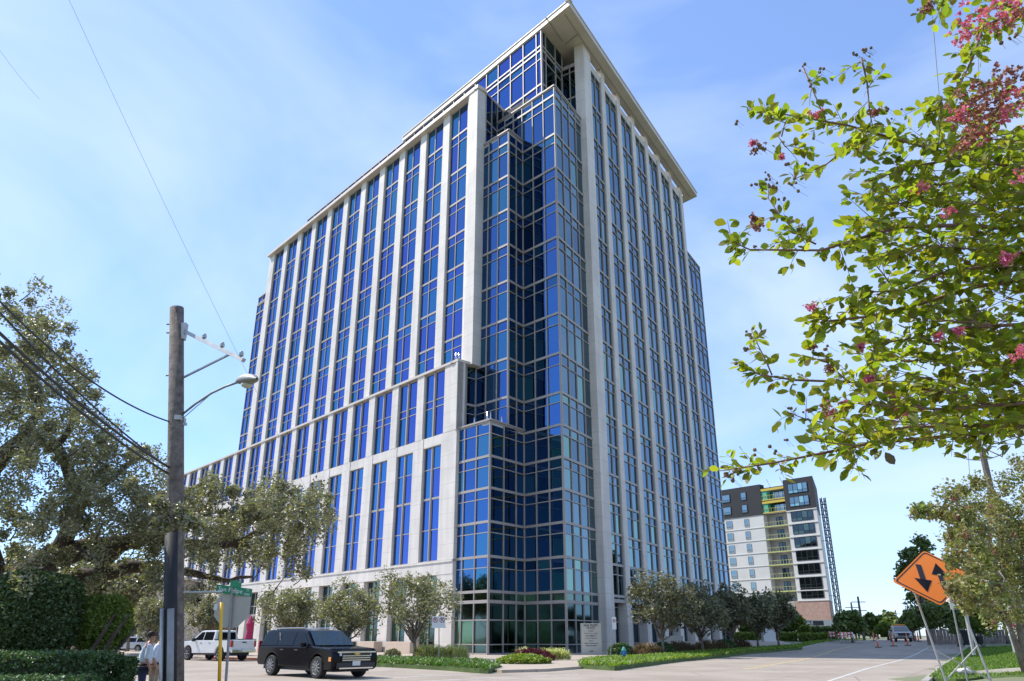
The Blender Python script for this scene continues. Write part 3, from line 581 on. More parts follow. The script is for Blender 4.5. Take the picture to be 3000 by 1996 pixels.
def tree(name, base, h, cw, ch, label, cat='tree', group=None, leaves=3000, leaf=0.16, m=None, bark=None, seed=1, trunk_r=0.12, split=0.35, clumps=60, lean=(0, 0), cr=0.75, gap=0.0, stems=1):
    """base on the ground; crown cw wide and ch tall, its top at h"""
    r_ = random.Random(seed); bark = bark or M_bark; m = m or M_oak
    root = empty(name, base); tag(root, label, cat, group)
    cc = Vector((lean[0], lean[1], h - ch / 2)); t = MB(); tips = []
    cs = []
    while len(cs) < clumps:
        p = Vector((r_.gauss(0, 1), r_.gauss(0, 1), r_.gauss(0, 1))).normalized() * r_.uniform(0.15, 1) ** 0.45
        lump = 0.74 + 0.30 * math.sin(3.1 * p.x + seed) * math.cos(2.7 * p.y + 1.7 * p.z + seed * 2)
        if p.z < -0.55 and r_.random() < 0.6: continue
        q = cc + Vector((p.x * cw / 2 * lump, p.y * cw / 2 * lump, p.z * ch / 2 * lump)); cs.append(q)
    top = Vector((lean[0] * .5, lean[1] * .5, h - ch * (1 - split)))
    for s in range(stems):
        o = Vector((r_.uniform(-.12, .12), r_.uniform(-.12, .12), 0)) * (stems > 1) * 2; tt = top + Vector((r_.uniform(-1, 1), r_.uniform(-1, 1), 0)) * (cw * .12 if stems > 1 else .05)
        pts = limb(o, tt, 5, 0.05, r_); t.tube(pts, [trunk_r * (1.25 if i == 0 else 1 - .1 * i) for i in range(6)], 8)
        tips.append((tt, pts))
    nb = max(7, clumps // 6); k = 0
    for q in r_.sample(cs, nb):
        tt, pts = tips[k % len(tips)]; k += 1
        st = pts[r_.choice([3, 4, 5])]
        t.tube(limb(st, st.lerp(q, .9), 4, 0.16, r_, 0.05), [trunk_r * .45, trunk_r * .36, trunk_r * .27, trunk_r * .18, trunk_r * .08], 5)
    t.build('trunk', bark, root, smooth=True)
    leaf_cloud('crown', [tuple(q) for q in cs], [cr * cw / 6 * r_.uniform(.6, 1.25) for _ in cs], max(1, leaves // clumps), leaf, m, root, seed)
    return root
# young oaks along the left front
def gz(px, py, up=0.0): q = G(px, py, up); return (q.x, q.y, q.z)
gl = 'young oaks along the left front of the tower'
for i, (px, Y, px0, px1, py0, lab) in enumerate([(1215, 59, 1085, 1330, 1640, 'young oak in the red-kerbed bed between the black SUV and the glass corner'),
        (1010, 62, 900, 1100, 1690, 'young oak behind the bonnet of the black SUV'), (850, 64, 745, 950, 1700, 'young oak behind the roof of the black SUV'),
        (610, 70, 540, 690, 1730, 'young oak behind the cab of the white pickup'), (440, 66, 375, 510, 1735, 'yellowish young oak beyond the two men')]):
    b = at(px, 1900, Y); zt = at(px, py0, Y).z; wd = (px1 - px0) / FP * Y * 1.06
    tree('young_oak', (b.x, Y, .14), zt - .14, wd * 1.06, zt - 1.15, lab, 'tree', gl, 7200, 0.125, M_oak, seed=20 + i, trunk_r=0.16, clumps=150, split=0.10, cr=.62)
gr_ = 'street trees in the shade along the right front of the tower'
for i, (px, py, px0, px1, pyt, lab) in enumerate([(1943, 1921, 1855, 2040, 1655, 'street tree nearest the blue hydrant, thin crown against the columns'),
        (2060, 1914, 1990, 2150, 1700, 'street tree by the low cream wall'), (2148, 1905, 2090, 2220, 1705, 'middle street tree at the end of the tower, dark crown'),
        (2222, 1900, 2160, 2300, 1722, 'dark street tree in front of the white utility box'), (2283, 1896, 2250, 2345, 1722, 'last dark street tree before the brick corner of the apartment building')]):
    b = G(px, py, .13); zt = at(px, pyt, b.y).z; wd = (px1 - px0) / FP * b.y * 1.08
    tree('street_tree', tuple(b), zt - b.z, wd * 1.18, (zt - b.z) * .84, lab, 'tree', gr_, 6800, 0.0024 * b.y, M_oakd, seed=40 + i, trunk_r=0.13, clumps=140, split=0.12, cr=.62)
# big live oak on the left, near the camera: limbs and leaf clumps at their own depths
M_oakr = random.Random(5)
lo = empty('live_oak', (-15.5, 15.5, 0)); tag(lo, 'huge live oak leaning in from the left, thick dark limbs over the hedge', 'tree')
def lp(px, py, Y): return at(px, py, Y * 1.2) - lo.location
limbs = [([(-330, 2040, 16), (-160, 1900, 16), (0, 1765, 16), (75, 1690, 16), (160, 1630, 16.2), (260, 1600, 16.4), (350, 1590, 16.6), (430, 1578, 16.8), (500, 1588, 17), (600, 1600, 17.4), (700, 1590, 17.8), (790, 1545, 18.2), (880, 1480, 18.6)], [.5, .42, .34, .30, .24, .18, .16, .15, .13, .11, .09, .06, .03]),
    ([(-160, 1900, 16.2), (60, 1810, 16.6), (150, 1730, 17), (200, 1700, 17), (280, 1685, 17.2), (370, 1665, 17.5), (470, 1660, 17.8), (560, 1680, 18.2), (650, 1700, 18.6), (740, 1690, 19)], [.34, .26, .22, .18, .16, .14, .11, .08, .05, .03]),
    ([(190, 1618, 16.2), (250, 1625, 16), (285, 1645, 15.8), (330, 1620, 15.7)], [.14, .11, .06, .03]),
    ([(160, 1630, 16.2), (240, 1470, 16), (200, 1380, 15.8), (175, 1300, 15.6), (250, 1180, 15.5)], [.2, .14, .11, .08, .03]),
    ([(0, 1765, 16), (-90, 1500, 15), (0, 1340, 14.6), (60, 1290, 14.6), (120, 1200, 14.4), (60, 1000, 14.2)], [.3, .24, .16, .11, .07, .03]),
    ([(-90, 1500, 15), (-120, 1200, 14.5), (-40, 1000, 14.2), (0, 860, 14)], [.24, .18, .1, .04]),
    ([(280, 1685, 17.2), (400, 1560, 17), (520, 1450, 17), (640, 1400, 17.2)], [.12, .09, .06, .03]),
    ([(600, 1600, 17.4), (680, 1520, 17.6), (760, 1480, 17.6), (830, 1410, 17.8)], [.08, .07, .05, .02]),
    ([(240, 1470, 16), (330, 1400, 16), (420, 1330, 16.2)], [.1, .06, .03])]
for pts, rr in limbs:
    t = MB(); P_ = [lp(*p) for p in pts]; wr_ = random.Random(len(pts)); Q_ = []; RR = []
    for i in range(len(P_) - 1):
        for k in range(4): f_ = k / 4; Q_.append(P_[i].lerp(P_[i + 1], f_) + Vector([wr_.uniform(-.035, .035) for _ in range(3)])); RR.append((rr[i] * (1 - f_) + rr[i + 1] * f_) * 1.2 * wr_.uniform(.9, 1.12))
    Q_.append(P_[-1]); RR.append(rr[-1]); t.tube(Q_, RR, 10); t.build('limb', M_barkd, lo, smooth=True)
t = MB(); t.tube([Vector((-1.6, .5, -.2)) , Vector((-1.3, .4, .5)), lp(-330, 2040, 16), lp(-160, 1900, 16)], [.85, .62, .52, .42], 12); t.build('trunk', M_barkd, lo, smooth=True)
ell = [(20, 850, 90, .5), (90, 900, 80, .4), (40, 980, 120, .8), (150, 990, 70, .4), (120, 1070, 130, .9), (10, 1120, 120, .9), (220, 1100, 70, .5), (200, 1180, 120, 1), (60, 1230, 150, 1.2), (260, 1260, 100, .8), (370, 1320, 70, .35), (180, 1330, 130, 1.1), (300, 1370, 110, 1), (40, 1380, 90, .6), (400, 1400, 100, .8),
    (110, 1470, 110, 1.1), (0, 1500, 60, .9), (230, 1500, 110, 1.1), (350, 1490, 100, 1), (450, 1480, 90, 1), (480, 1390, 50, .4), (60, 1550, 60, .6), (200, 1580, 90, .7), (320, 1570, 80, .5), (20, 1620, 50, .3), (60, 1660, 60, .5), (150, 1670, 50, .4),
    (540, 1460, 90, 1), (620, 1500, 100, 1.2), (600, 1420, 60, .5), (700, 1480, 100, 1.3), (790, 1460, 100, 1.3), (870, 1450, 80, 1), (930, 1480, 70, .9), (960, 1540, 40, .5), (740, 1560, 100, 1.2), (840, 1550, 100, 1.3), (920, 1560, 60, .8), (650, 1590, 80, .9), (560, 1560, 90, 1), (790, 1630, 60, .9), (850, 1640, 70, .9), (830, 1690, 40, .4), (880, 1620, 60, .6),
    (430, 1560, 90, 1), (520, 1640, 80, .6), (640, 1660, 70, .4), (300, 1720, 70, .25), (420, 1700, 60, .35), (520, 1720, 50, .25), (240, 1650, 50, .35), (620, 1720, 40, .2), (380, 1620, 70, .5), (460, 1690, 50, .4)]
r_ = random.Random(11); cs = []; rs = []
for px, py, rp, dn in ell:
    for k in range(int(10 * dn * (rp / 90) ** 2) + 1):
        a = r_.uniform(0, 6.28); q = rp * math.sqrt(r_.random()) * 1.0; Y = 14.2 + 3.6 * min(1, max(0, px / 900)) + r_.uniform(-1.6, 1.6)
        if py > 1560 and px > 180: Y += 1.2
        cs.append(tuple(lp(px + q * math.cos(a), py + q * math.sin(a) * .8, Y))); rs.append(r_.uniform(.18, .50))
for k in range(9): cs.append(tuple(at(520 + r_.uniform(-60, 70), 1490 + r_.uniform(-60, 70), 14) - lo.location)); rs.append(.2)
leaf_cloud('crown', cs, rs, 175, 0.050, M_oak2, lo, 6, shell=.2, elong=1.9)
# twigs carrying the clumps
t = MB(); rr = random.Random(2)
for q in rr.sample(cs, 150):
    q = Vector(q); t.tube(limb(q, q + Vector((rr.uniform(-.5, .1), rr.uniform(-.3, .3), rr.uniform(-.6, -.1))), 3, .1, rr), [.006, .01, .014, .018], 4)
t.build('twigs', M_barkd, lo)['kind'] = 'stuff'
def foliage_box(name, pts, n, m, leaf, label, cat, seed, group=None, h=1.0, rad=0.28, trunk=None):
    """clipped hedge: leaves packed along a box-shaped body. pts: list of (x,y,z,halfx,halfy,halfz)"""
    r = np.random.RandomState(seed); root = empty(name, (pts[0][0], pts[0][1], H(pts[0][0], pts[0][1]))); tag(root, label, cat, group); V = []
    c0 = Vector(root.location); core = MB()
    for (x, y, z, hx, hy, hz, rz) in pts:
        k = int(n * hx * hy * hz / sum(p[3] * p[4] * p[5] for p in pts)) + 20
        q = r.uniform(-1, 1, (k, 3)); ax = r.randint(0, 3, k); q[np.arange(k), ax] = np.sign(q[np.arange(k), ax]) * r.uniform(.86, 1.04, k)
        q *= [hx, hy, hz]; c, s = math.cos(rz), math.sin(rz); xy = np.column_stack([q[:, 0] * c - q[:, 1] * s, q[:, 0] * s + q[:, 1] * c])
        V.append(np.column_stack([xy[:, 0] + x - c0.x, xy[:, 1] + y - c0.y, q[:, 2] + z - c0.z]))
        core.box((x - c0.x, y - c0.y, z - c0.z), (hx * 1.7, hy * 1.7, hz * 1.75), rz)
    core.build('branches', M_twigd, root); V = np.concatenate(V)
    leaf_cloud('foliage', V, [rad * leaf * 6] * len(V), 3, leaf, m, root, seed, shell=.3); return root
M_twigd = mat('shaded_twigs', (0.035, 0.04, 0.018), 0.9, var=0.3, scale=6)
# clipped hedge, low hedge, round bush and multi-stem topiary tree, left
def hb(px0, px1, pyt, Y, d=1.0, base=None):
    a = at(px0, pyt, Y); b = at(px1, pyt, Y); zt = a.z; return ((a.x + b.x) / 2, Y + d / 2, zt / 2, abs(b.x - a.x) / 2, d / 2, zt / 2, 0)
foliage_box('clipped_hedge', [hb(-120, 268, 1918, 15.5, 1.3)], 9000, M_hedge, 0.042, 'dark clipped box hedge running in from the left edge in front of the men', 'hedge', 31)
foliage_box('clipped_hedge', [hb(345, 368, 1936, 16.5, .5)], 2500, M_hedge, 0.042, 'short low clipped hedge between the long hedge and the men', 'hedge', 32)
foliage_box('clipped_hedge', [hb(-100, 225, 1990, 13.6, .8)], 4000, M_hedge, 0.04, 'low shaded hedge at the bottom left corner', 'hedge', 33)
tb_ = at(85, 1790, 24)
def round_bush(name, px, pyc, Y, wpx, hpx, label, leaves, m, seed, stems=3, lean=0.0, leaf=.06, cat='bush', splay=.3):
    c = at(px, pyc, Y); root = empty(name, (c.x - lean, Y, H(c.x, Y))); tag(root, label, cat); a = wpx / 2 / FP * Y; b = hpx / 2 / FP * Y * 1.02
    r = np.random.RandomState(seed); d = r.normal(size=(leaves // 4, 3)); d /= np.linalg.norm(d, axis=1)[:, None]; d *= r.uniform(.62, 1.02, (len(d), 1)) ** .5
    lump = 1 + .08 * np.sin(5 * d[:, :1] + seed) * np.cos(4 * d[:, 2:3])
    v = d * lump * [a, a * .9, b] + [lean, 0, c.z - root.location.z]; leaf_cloud('crown', v, [leaf * 1.6] * len(v), 4, leaf, m, root, seed, shell=.3)
    t = MB(); rr = random.Random(seed)
    for k in range(stems):
        x = rr.uniform(-splay, splay) * .5; t.tube(limb((x, rr.uniform(-.1, .1), 0), (lean + x * 3 + rr.uniform(-.2, .2), rr.uniform(-.3, .3), c.z - root.location.z), 5, .04, rr), [.06, .055, .05, .045, .035, .02], 6)
    t.build('stems', M_barkd, root, smooth=True); return root
round_bush('topiary_tree', 95, 1800, 17.4, 275, 230, 'broad dark green clipped tree under the oak limb at the left edge', 42000, M_bush, 51, 4, leaf=.045, splay=1.6, cat='tree')
round_bush('topiary_tree', 300, 1828, 18, 150, 150, 'rounded clipped tree on thin slanting stems in front of the far stop sign', 20000, M_leafg, 52, 5, leaf=.045, lean=.7, cat='tree', splay=.5)
# ---------------------------------------------------------------- vehicles
M_black = mat('black_car_paint', (0.004, 0.0045, 0.006), 0.14, 0.0, coat=0.12, spec=0.14)
M_wpaint = mat('white_car_paint', (0.66, 0.65, 0.63), 0.22, coat=0.8, var=0.03, scale=2)
M_spaint = mat('silver_car_paint', (0.42, 0.43, 0.45), 0.25, 0.5, coat=0.6)
M_cglass = mat('dark_car_glass', (0.008, 0.010, 0.011), 0.08, spec=0.12)
M_wglass = mat('windscreen_glass', (0.05, 0.075, 0.085), 0.05, spec=1.0, coat=0.6)
M_tyre = mat('tyre_rubber', (0.02, 0.02, 0.02), 0.85, var=0.2, scale=20)
M_rim = mat('alloy_rim', (0.30, 0.29, 0.28), 0.35, 0.7)
M_chrome = mat('chrome', (0.75, 0.75, 0.76), 0.10, 1.0)
M_bpl = mat('black_plastic', (0.02, 0.02, 0.022), 0.55)
M_lamp = mat('headlight_glass', (0.55, 0.56, 0.58), 0.1, 0.3, coat=1)
M_amber = mat('amber_lamp', (0.8, 0.28, 0.03), 0.25, coat=1)
M_redl = mat('red_tail_lamp', (0.35, 0.015, 0.02), 0.2, coat=1)
M_plate = mat('licence_plate', (0.62, 0.62, 0.60), 0.5)
M_gold = mat('gold_emblem', (0.55, 0.38, 0.10), 0.3, 0.8)
M_ink = mat('black_lettering', (0.02, 0.02, 0.025), 0.6)
def arc(cx, cz, r, a0, a1, n=9): return [(cx + r * math.cos(R(a0 + (a1 - a0) * i / n)), cz + r * math.sin(R(a0 + (a1 - a0) * i / n))) for i in range(n + 1)]
def slab(mb, prof, w, edge=0.05, inn=0.035, wfun=None):
    """profile in the x-z plane given a rounded width"""
    cx = sum(p[0] for p in prof) / len(prof); cz = sum(p[1] for p in prof) / len(prof); n = len(prof); vs = []; ys = [(-1, 1), (-1, 0), (1, 0), (1, 1)]
    for sgn, outer in ys:
        for x, z in prof:
            hw = (wfun(x, z) if wfun else w / 2)
            if outer: d = Vector((cx - x, cz - z)); d = d / max(d.length, 1e-6) * inn; vs.append((x + d.x, sgn * hw, z + d.y))
            else: vs.append((x, sgn * (hw - edge), z))
    fs = [tuple(range(n - 1, -1, -1)), tuple(3 * n + i for i in range(n))]
    for k in range(3):
        for i in range(n): fs.append((k * n + i, k * n + (i + 1) % n, (k + 1) * n + (i + 1) % n, (k + 1) * n + i))
    mb.add(vs, fs)
def wheel(parent, x, y, r, wd, spokes=10, rimr=.66):
    s = 1 if y > 0 else -1; t = MB(); prof = [(-wd / 2, rimr * r), (-wd / 2, r * .93), (-wd * .36, r), (wd * .36, r), (wd / 2, r * .93), (wd / 2, rimr * r)]
    n = 28; vs = []; fs = []
    for i in range(n):
        a = 2 * math.pi * i / n
        for yy, q in prof: vs.append((q * math.cos(a), yy, q * math.sin(a)))
    m_ = len(prof)
    for i in range(n):
        for k in range(m_): fs.append((i * m_ + k, i * m_ + (k + 1) % m_, ((i + 1) % n) * m_ + (k + 1) % m_, ((i + 1) % n) * m_ + k))
    t.add(vs, fs); o = t.build('wheel', M_tyre, parent, smooth=False, loc=(x, y, r))
    q = MB(); q.tube([(0, -s * wd * .3, 0), (0, s * wd * .15, 0)], [rimr * r * .99] * 2, 24, 1)
    for k in range(spokes):
        a = 2 * math.pi * k / spokes; c = math.cos(a); d = math.sin(a); p1 = Vector((c * .06, s * wd * .43, d * .06)); p2 = Vector((c * rimr * r * .97, s * wd * .40, d * rimr * r * .97)); e = Vector((-d, 0, c)) * .022
        q.hexa([p1 - e, p1 + e, p2 + e * 1.5, p2 - e * 1.5] + [v + Vector((0, s * .03, 0)) for v in (p1 - e, p1 + e, p2 + e * 1.5, p2 - e * 1.5)], 0)
    rr_ = [];
    for i in range(24):
        a = 2 * math.pi * i / 24; a2 = 2 * math.pi * (i + 1) / 24
        f = lambda A, r1, yy: (math.cos(A) * r1, s * yy, math.sin(A) * r1)
        q.quad(f(a, rimr * r, wd * .5), f(a2, rimr * r, wd * .5), f(a2, rimr * r * .9, wd * .42), f(a, rimr * r * .9, wd * .42), 0)
    q.tube([(0, s * wd * .15, 0), (0, s * wd * .48, 0)], [.07, .06], 12, 0)
    q.build('rim', [M_rim, M_bpl], o)
def side_win(parent, pts, w_of, s, m, name='side_window'):
    b = MB(); vs = [(x, s * (w_of(x, z) + .006), z) for x, z in pts]; b.add(vs, [tuple(range(len(vs)))]); return b.build(name, m, parent, recalc=False)
def suv(name, label, cat, loc, rz, paint=None, sc=1.0, emblem=True, group=None):
    paint = paint or M_black; o = empty(name, loc, rz); tag(o, label, cat, group); o.scale = (sc * 1.04, sc * 1.02, sc * .955)
    fx, rx = 1.78, -1.64; Rw = .415
    low = [(-2.72, .42)] + [(rx - .50, .42)] + arc(rx, .43, .50, 180, 0)[1:-1] + [(rx + .50, .40), (fx - .50, .36)] + arc(fx, .43, .50, 180, 0)[1:-1] + [(fx + .50, .34), (2.66, .32), (2.84, .42), (2.86, .78), (2.80, 1.02), (2.62, 1.13), (1.30, 1.22), (-2.74, 1.20), (-2.84, .95), (-2.86, .55)]
    b = MB(); slab(b, low, 2.04); b.build('body', paint, o, bevel=.055)
    wf = lambda x, z: 1.0 - .22 * max(0, (z - 1.2) / .7) ** 1.2
    up = [(1.42, 1.19), (.62, 1.80), (.35, 1.86), (-1.2, 1.90), (-2.3, 1.86), (-2.48, 1.80), (-2.76, 1.2)]
    b = MB(); slab(b, up, 2.0, .04, .02, lambda x, z: wf(x, z)); b.build('cabin', paint, o, bevel=.03)
    for s in (-1, 1):
        for pts, mm in (([(1.12, 1.25), (.52, 1.72), (-.02, 1.77), (-.02, 1.25)], M_cglass), ([(-.10, 1.25), (-.10, 1.775), (-1.18, 1.79), (-1.18, 1.25)], M_cglass), ([(-1.30, 1.25), (-1.42, 1.79), (-2.28, 1.75), (-2.55, 1.28)], M_cglass)): side_win(o, pts, wf, s, mm)
        b = MB(); b.box((-1.24, s * (wf(0, 1.5) + .0), 1.5), (.05, .02, .5), ry=R(-12)); b.build('window_trim', M_chrome, o)
        for x in (-.02, -1.18): pass
        for x in (.25, -.85):
            b = MB(); b.box((x, s * 1.035, 1.06), (.24, .03, .035)); b.build('door_handle', M_chrome, o)
        b = MB(); b.box((.92, s * 1.14, 1.27), (.14, .22, .18)); b.build('mirror', paint, o, bevel=.03)
        b = MB(); b.tube([(-2.1, s * .74, 1.93), (.2, s * .74, 1.93)], .02, 6); b.build('roof_rail', M_chrome, o)
        wheel(o, fx, s * .90, Rw, .28); wheel(o, rx, s * .90, Rw, .28)
        b = MB(); b.add([(2.845, s * .62, .98), (2.70, s * 1.0, 1.0), (2.72, s * 1.0, .86), (2.88, s * .62, .86)], [(0, 1, 2, 3)]); b.build('headlight', M_lamp, o, recalc=False)
        b = MB(); b.box((2.66, s * 1.012, .74), (.16, .03, .16)); b.build('marker_lamp', M_amber, o)
        b = MB(); b.box((-2.80, s * .95, 1.15), (.1, .14, .5)); b.build('tail_lamp', M_redl, o)
        for x in (-.04, -1.22, 1.05): pass
    b = MB(); b.add([(1.40, -.90, 1.235), (1.40, .90, 1.235), (.66, .74, 1.80), (.66, -.74, 1.80)], [(0, 1, 2, 3)]); w_ = b.build('windscreen', M_wglass, o, recalc=False); w_.location = (.02, 0, .015)
    b = MB(); b.add([(-2.775, -.85, 1.26), (-2.775, .85, 1.26), (-2.53, .72, 1.76), (-2.53, -.72, 1.76)], [(0, 1, 2, 3)]); b.build('rear_window', M_cglass, o, recalc=False)
    g = MB(); g.box((2.865, 0, .86), (.05, 1.28, .46)); gr = g.build('grille', M_bpl, o)
    for z, h in ((1.0, .05), (.86, .03), (.78, .03), (.70, .03)): c = MB(); c.box((2.90, 0, z), (.03, 1.72 if h > .04 else 1.25, h)); c.build('chrome_bar', M_chrome, gr)
    g = MB(); g.box((2.87, 0, .50), (.06, 1.7, .22)); bp = g.build('bumper', M_bpl, o); c = MB(); c.box((2.90, 0, .40), (.05, 1.5, .05)); c.build('chrome_bar', M_chrome, bp)
    g = MB(); g.box((2.91, .15 * 0, .58), (.02, .34, .17)); g.build('licence_plate', M_plate, o)
    if emblem: g = MB(); g.box((2.925, 0, .93), (.015, .26, .045)); g.box((2.93, 0, .93), (.02, .10, .085)); g.build('emblem', M_gold, o)
    g = MB(); g.box((0, 0, .36), (5.2, 1.6, .2)); g.build('underbody', M_bpl, o)
    return o
def pickup(name, label, cat, loc, rz, paint=None, sc=1.0, group=None, lightbar=False):
    paint = paint or M_wpaint; o = empty(name, loc, rz); tag(o, label, cat, group); o.scale = (sc,) * 3; fx, rx, Rw = 1.9, -1.75, .42
    low = [(-2.80, .55), (rx - .52, .55)] + arc(rx, .45, .52, 168, 0)[1:-1] + [(rx + .52, .48), (fx - .52, .45)] + arc(fx, .45, .52, 180, 0)[1:-1] + [(fx + .52, .42), (2.85, .45), (2.92, .95), (2.80, 1.18), (1.55, 1.26), (-2.90, 1.32), (-2.92, .65)]
    b = MB(); slab(b, low, 2.0); b.build('body', paint, o, bevel=.03)
    wf = lambda x, z: .98 - .17 * max(0, (z - 1.25) / .65) ** 1.2
    up = [(1.62, 1.22), (.78, 1.86), (.5, 1.92), (-.7, 1.93), (-.92, 1.88), (-1.02, 1.25)]
    b = MB(); slab(b, up, 2.0, .04, .02, wf); b.build('cabin', paint, o, bevel=.03)
    for s in (-1, 1):
        for pts in ([(1.30, 1.30), (.66, 1.80), (.30, 1.83), (.30, 1.30)], [(.22, 1.30), (.22, 1.83), (-.78, 1.83), (-.84, 1.30)]): side_win(o, pts, wf, s, M_cglass)
        for x in (.42, -.55): b = MB(); b.box((x, s * 1.005, 1.12), (.2, .03, .035)); b.build('door_handle', M_bpl, o)
        b = MB(); b.box((1.1, s * 1.14, 1.32), (.14, .24, .22)); b.build('mirror', M_bpl, o, bevel=.03)
        wheel(o, fx, s * .86, Rw, .28, 6); wheel(o, rx, s * .86, Rw, .28, 6)
        b = MB(); b.box((-2.86, s * .93, 1.08), (.14, .16, .40)); b.build('tail_lamp', M_redl, o)
        b = MB(); b.box((2.88, s * .80, .98), (.1, .34, .2)); b.build('headlight', M_lamp, o)
        b = MB(); b.box((-1.95, s * .97, 1.355), (1.9, .08, .05)); b.build('bed_rail', M_bpl, o)
    b = MB(); b.add([(1.60, -.88, 1.285), (1.60, .88, 1.285), (.84, .76, 1.84), (.84, -.76, 1.84)], [(0, 1, 2, 3)]); q = b.build('windscreen', M_wglass, o, recalc=False); q.location = (.025, 0, .015)
    b = MB(); b.add([(-1.03, -.70, 1.36), (-1.03, .70, 1.36), (-.965, .68, 1.80), (-.965, -.68, 1.80)], [(0, 1, 2, 3)]); q = b.build('rear_window', M_cglass, o, recalc=False); q.location = (-.02, 0, 0)
    b = MB(); b.box((-2.95, 0, 1.02), (.04, 1.62, .52)); tg = b.build('tailgate', paint, o, bevel=.015); b = MB(); b.box((-2.985, 0, 1.17), (.02, .34, .07)); b.build('handle', M_bpl, tg)
    b = MB(); b.box((-2.97, 0, .62), (.16, 1.9, .2)); bp = b.build('rear_bumper', M_chrome, o, bevel=.02); b = MB(); b.box((-3.06, 0, .64), (.015, .32, .15)); b.build('licence_plate', M_plate, bp)
    b = MB(); b.box((2.93, 0, .88), (.06, 1.3, .36)); b.build('grille', M_bpl, o); b = MB(); b.box((2.95, 0, .58), (.12, 1.85, .2)); b.build('front_bumper', M_chrome, o, bevel=.02)
    b = MB(); b.box((-1.9, 0, 1.30), (1.7, 1.6, .06)); b.build('bed_opening', M_bpl, o)
    if lightbar: b = MB(); b.box((.1, 0, 2.06), (.3, 1.5, .16)); b.build('warning_light_bar', M_amber, o)
    b = MB(); b.box((0, 0, .45), (5.2, 1.5, .2)); b.build('underbody', M_bpl, o)
    return o
th = R(-45)
fw = Vector((math.cos(th), math.sin(th))); nw = Vector((-8.3, 35.3)); left = Vector((-fw.y, fw.x)); SC = 1.09
cpos = nw - fw * 1.78 * SC + left * .90 * SC
suv('suv', 'large glossy black SUV with chrome grille crossing the junction', 'SUV', (cpos.x, cpos.y, .004), th, sc=SC)
bp_ = G(700, 1937); fw = Vector((LF.d.x, LF.d.y)); cpos = Vector((bp_.x, bp_.y)) + fw * 2.75
pickup('pickup_truck', 'white four-door pickup waiting at the red kerb, seen from behind the street sign', 'pickup truck', (cpos.x - .5, cpos.y - .4, .004), math.atan2(fw.y, fw.x) + R(14), sc=1.06)
q = at(2640, 1878, 107); q.z = H(q.x, q.y); pickup('pickup_truck', 'white pickup with an amber light bar facing down the side street among orange posts', 'pickup truck', tuple(q), math.atan2(-q.y, -q.x) + R(8), lightbar=True)
q = at(385, 1890, 92); suv('car', 'silver car parked far behind the two men', 'car', (q.x, q.y, .01), R(170), paint=M_spaint, sc=.85, emblem=False)
q = at(330, 1890, 96); suv('car', 'silver grey car far down the left street, beside the two men', 'car', (q.x - 1.2, q.y + 3, .01), R(150), paint=M_spaint, sc=.8, emblem=False)
# ---------------------------------------------------------------- people
M_skin = mat('skin', (0.46, 0.24, 0.17), 0.5, var=0.08, scale=8)
M_hair1 = mat('dark_brown_hair', (0.035, 0.017, 0.012), 0.6, var=.3, scale=40)
M_hair2 = mat('grey_hair', (0.16, 0.145, 0.13), 0.7, var=.3, scale=40)
M_shirt1 = mat('pale_blue_shirt', (0.62, 0.70, 0.80), 0.75, var=.08, scale=3, bump=.5, bscale=9)
M_shirt2 = mat('lilac_blue_shirt', (0.68, 0.72, 0.86), 0.75, var=.08, scale=3, bump=.5, bscale=9)
M_navy = mat('navy_trousers', (0.018, 0.025, 0.075), 0.8, var=.2, scale=5, bump=.5, bscale=7)
M_khaki = mat('khaki_trousers', (0.36, 0.27, 0.20), 0.8, var=.12, scale=5, bump=.5, bscale=7)
M_shoe = mat('brown_leather_shoe', (0.06, 0.03, 0.02), 0.4)
M_belt = mat('dark_belt', (0.02, 0.015, 0.015), 0.5)
def skin(name, chain, m, parent, sub=1):
    """chain: list of (index, parent index or -1, (x,y,z), radius or (rx, ry))"""
    me = bpy.data.meshes.new(name); me.from_pydata([c[2] for c in chain], [(c[1], c[0]) for c in chain if c[1] >= 0], []); me.materials.append(m)
    o = bpy.data.objects.new(name, me); C.objects.link(o); o.parent = parent
    md = o.modifiers.new('skin', 'SKIN'); md.use_smooth_shade = True
    sv = me.skin_vertices[0].data if len(me.skin_vertices) else None
    if sv is None: return o
    for c in chain: sv[c[0]].radius = c[3] if hasattr(c[3], '__len__') else (c[3], c[3]); sv[c[0]].use_root = c[1] == -1
    sb = o.modifiers.new('sub', 'SUBSURF'); sb.levels = sub; sb.render_levels = sub; return o
def skin2(name, chain, m, parent, sub=1):
    me = bpy.data.meshes.new(name); o = bpy.data.objects.new(name, me)
    bm = bmesh.new(); lay = bm.verts.layers.skin.verify(); vs = []
    for c in chain:
        v = bm.verts.new(c[1]); v[lay].radius = c[2] if hasattr(c[2], '__len__') else (c[2], c[2]); v[lay].use_root = c[0] == -1; vs.append(v)
    for i, c in enumerate(chain):
        if c[0] >= 0: bm.edges.new((vs[c[0]], vs[i]))
    bm.to_mesh(me); bm.free(); me.materials.append(m); C.objects.link(o); o.parent = parent
    md = o.modifiers.new('skin', 'SKIN'); md.use_smooth_shade = True; sb = o.modifiers.new('sub', 'SUBSURF'); sb.levels = sub; sb.render_levels = sub
    return o
